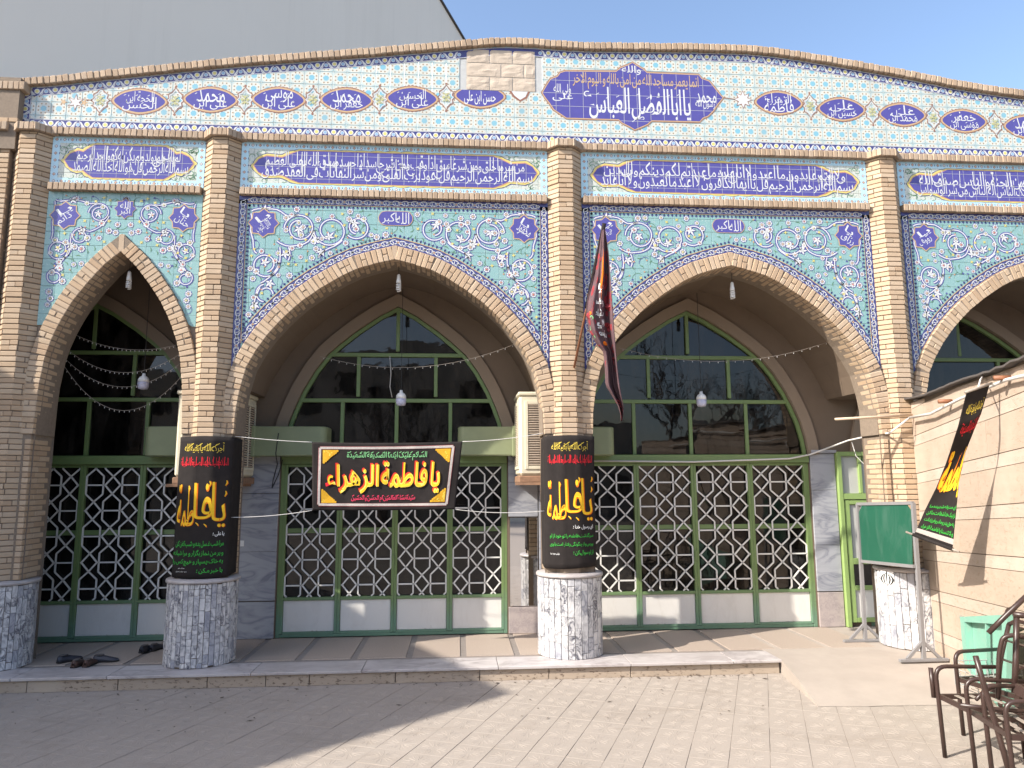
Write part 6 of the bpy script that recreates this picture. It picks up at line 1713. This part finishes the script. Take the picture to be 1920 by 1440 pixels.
# ================================================================== stacked chairs and green table at the right
def bend(pts_, r, n=5):
    out = [Vector(pts_[0])]
    for a, b_, c in zip(pts_, pts_[1:], pts_[2:]):
        a, b_, c = Vector(a), Vector(b_), Vector(c); u, v = (a-b_), (c-b_); k_ = min(r, u.length*.45, v.length*.45); p, q = b_+u.normalized()*k_, b_+v.normalized()*k_
        for i in range(n+1): t = i/n; out.append(p*(1-t)**2+b_*2*t*(1-t)+q*t*t)
    out.append(Vector(pts_[-1])); return out
def chair(label, seat=True):
    t = thing('steel_armchair', label, 'chair', (0, 0, 0), 'brown tubular chairs stacked at the right'); R_ = .0165
    for y in (-.27, .27):
        MB().tube(bend([(0, y, 0), (-.015, y, .47), (-.02, y, .67), (.46, y, .66)], .09), R_, 8).build('arm_frame', 'chair_brown', t, True)
        MB().tube(bend([(.52, y, 0), (.46, y, .45), (.50, y, .70), (.60, y, .98)], .12), R_, 8).build('back_upright', 'chair_brown', t, True)
    MB().tube(bend([(.60, -.27, .98), (.615, -.2, 1.02), (.615, .2, 1.02), (.60, .27, .98)], .06), R_, 8).build('top_rail', 'chair_brown', t, True)
    for y in (-.27, .27): MB().bar((-.01, y, .445), (.47, y, .445), .022, .036).build('seat_rail', 'chair_brown', t)
    for x in (0, .455): MB().bar((x, -.26, .445), (x, .26, .445), .022, .036).build('seat_rail', 'chair_brown', t)
    for x in (.12, .23, .34): MB().bar((x, -.26, .455), (x, .26, .455), .03, .006).build('seat_slat', 'worn_steel', t)
    for z in (.72, .86): MB().bar((.505+(z-.7)*.36, -.26, z), (.505+(z-.7)*.36, .26, z), .03, .008).build('back_slat', 'chair_brown', t)
    MB().tube([(.48, -.26, .22), (.48, .26, .22)], .011, 6).build('stretcher', 'chair_brown', t, True)
    return t
ch1 = chair('brown tubular armchair standing nearest the ramp, facing left'); ch1.matrix_world = Matrix.Translation((3.735, 5.30, 0)) @ Matrix.Rotation(-.05, 4, 'Z')
def copy_thing(o, label):
    c = o.copy(); COL.objects.link(c); c['label'] = label
    for k_ in o.children: d = k_.copy(); COL.objects.link(d); d.parent = c; d.matrix_parent_inverse = k_.matrix_parent_inverse
    return c
ch2 = copy_thing(ch1, 'brown tubular armchair with worn steel seat, nearest the camera'); ch2.matrix_world = Matrix.Translation((3.66, 4.93, .005)) @ Matrix.Rotation(-.22, 4, 'Z')
bk = thing('broken_chair', 'broken chair frame with bent tubes lying tilted on top of the stacked chairs', 'chair')
for nm, pts_, r_ in (('leg', [(1829, 1230, 4.9), (1848, 1295, 4.88), (1872, 1375, 4.85), (1893, 1450, 4.8)], .019), ('leg', [(1853, 1187, 5.0), (1890, 1150, 4.95), (1935, 1108, 4.9)], .018), ('back_upright', [(1906, 1148, 5.1), (1905, 1220, 5.08), (1902, 1300, 5.05)], .02), ('arm_frame', [(1871, 1310, 5.15), (1873, 1225, 5.15), (1880, 1195, 5.13), (1900, 1190, 5.1), (1940, 1200, 5.05)], .016), ('seat_rail', [(1800, 1322, 5.1), (1870, 1330, 5.05), (1940, 1335, 5.0)], .015), ('brace', [(1830, 1312, 5.1), (1848, 1293, 5.12), (1870, 1285, 5.15), (1940, 1287, 5.1)], .013), ('top_rail', [(1900, 1152, 5.1), (1940, 1156, 5.05)], .022)):
    MB().tube(bend([at(*q) for q in pts_], .05), r_, 8).build(nm, 'chair_brown', bk, True)
q = [at(1903, 1290, 5.02), at(1945, 1312, 4.9)]; MB().bar(q[0], q[1], .03, .07).build('seat_rail', 'chair_brown', bk)
ch4 = copy_thing(ch1, 'brown tubular chair standing behind the stack by the stone wall'); ch4.matrix_world = Matrix.Translation((4.28, 5.75, 0)) @ Matrix.Rotation(.2, 4, 'Z')
q = [at(1745, 1252, 5.62), at(1751, 1308, 5.60)]; o = MB().tube([ch1.matrix_world.inverted() @ p for p in q], .018, 8).build('loose_stub', 'chair_brown', ch1, True)
tb = thing('green_table', 'pale green metal table tipped on its side by the stone wall', 'table', (0, 0, 0))
Q4 = [onw(u, v, .16) for u, v in ((1824, 1248), (1905, 1345), (1908, 1153), (1816, 1157))]
def tq(a, b_, o=0): return (Q4[0]*(1-a)+Q4[1]*a)*(1-b_)+(Q4[3]*(1-a)+Q4[2]*a)*b_+Wn*o
def slab(m, pts_, o0, o1):
    F_ = [tq(a, b_, o1) for a, b_ in pts_]+[tq(a, b_, o0) for a, b_ in pts_]; m.add(F_, [(0, 1, 2, 3), (7, 6, 5, 4)]+[(i, i+4, (i+1) % 4+4, (i+1) % 4) for i in range(4)])
m = MB(); slab(m, [(.01, .01), (.99, .01), (.99, .99), (.01, .99)], 0, .012); m.build('table_top', 'mint_paint', tb)
f = MB()
for r_ in ([(0, 0), (.10, 0), (.10, 1), (0, 1)], [(.9, 0), (1, 0), (1, 1), (.9, 1)], [(.10, .90), (.9, .90), (.9, 1), (.10, 1)], [(.10, 0), (.9, 0), (.9, .09), (.10, .09)]): slab(f, r_, .013, .075)
f.build('apron', 'mint_paint', tb)
m = MB(); m.bar(tq(.55, .1, .05), tq(.55, .9, .05), .03, .03, Wn); m.build('leg', 'mint_paint', tb)
for b_ in (.04, .97): q = tq(0, b_, .04); MB().tube([q, q+Wd*.08], .02, 8).build('leg_stub', 'worn_steel', tb)
cr = thing('wire_basket', 'thin wire basket on the ground behind the stacked chairs', 'basket', (4.55, 6.1, .34))
m = MB()
for i in range(9): x = i*.05-.2; m.tube([(x, -.14, 0), (x, -.14, .2)], .003, 4); m.tube([(x, .14, 0), (x, .14, .2)], .003, 4); m.tube([(x, -.14, 0), (x, .14, 0)], .003, 4)
m.build('wires', 'mesh_wire', cr)
m = MB()
for z in (0, .07, .14, .2): m.tube([(-.2, -.14, z), (.2, -.14, z), (.2, .14, z), (-.2, .14, z)], .004, 4, closed=True)
m.build('rims', 'mesh_wire', cr)
tag(MB().tube([Vector((3.95, 5.2, .10)), Vector((4.0, 5.1, .05)), Vector((4.12, 5.05, .02)), Vector((4.3, 5.1, .015))], .008, 6).build('bent_rod', 'chair_brown', None, True), 'thin bent rod on the paving under the chairs', 'rod')
MB()

p_ = atz(1752, 1308, .47); tag(MB().tube([Vector((3.63, 5.45, .47)), Vector((3.60, 5.43, .70))], .018, 8).build('pipe_piece', 'chair_brown', None, True), 'short upright brown pipe piece beside the arm of the left chair', 'pipe') if False else None
# dry leaves and grit swept against the step and over the paving
r = random.Random(31); m = MB()
for q in range(260):
    if q < 130: x, y = r.uniform(-5, 3.4), 8.03-abs(r.gauss(0, .10))
    else: x, y = r.uniform(-5.5, 3), r.uniform(6.6, 7.9)
    a = r.uniform(0, 6.3); L = r.uniform(.006, .020) if r.random() < .93 else r.uniform(.025, .04); w_ = L*r.uniform(.15, .5); z = .006
    c_, d_ = cos(a), sin(a)
    m.add([(x-c_*L, y-d_*L, z), (x+d_*w_, y-c_*w_, z+.004), (x+c_*L, y+d_*L, z+r.uniform(0, .008)), (x-d_*w_, y+c_*w_, z)], [(0, 1, 2, 3)])
lt = m.build('leaf_litter', 'bark'); lt['kind'] = 'stuff'
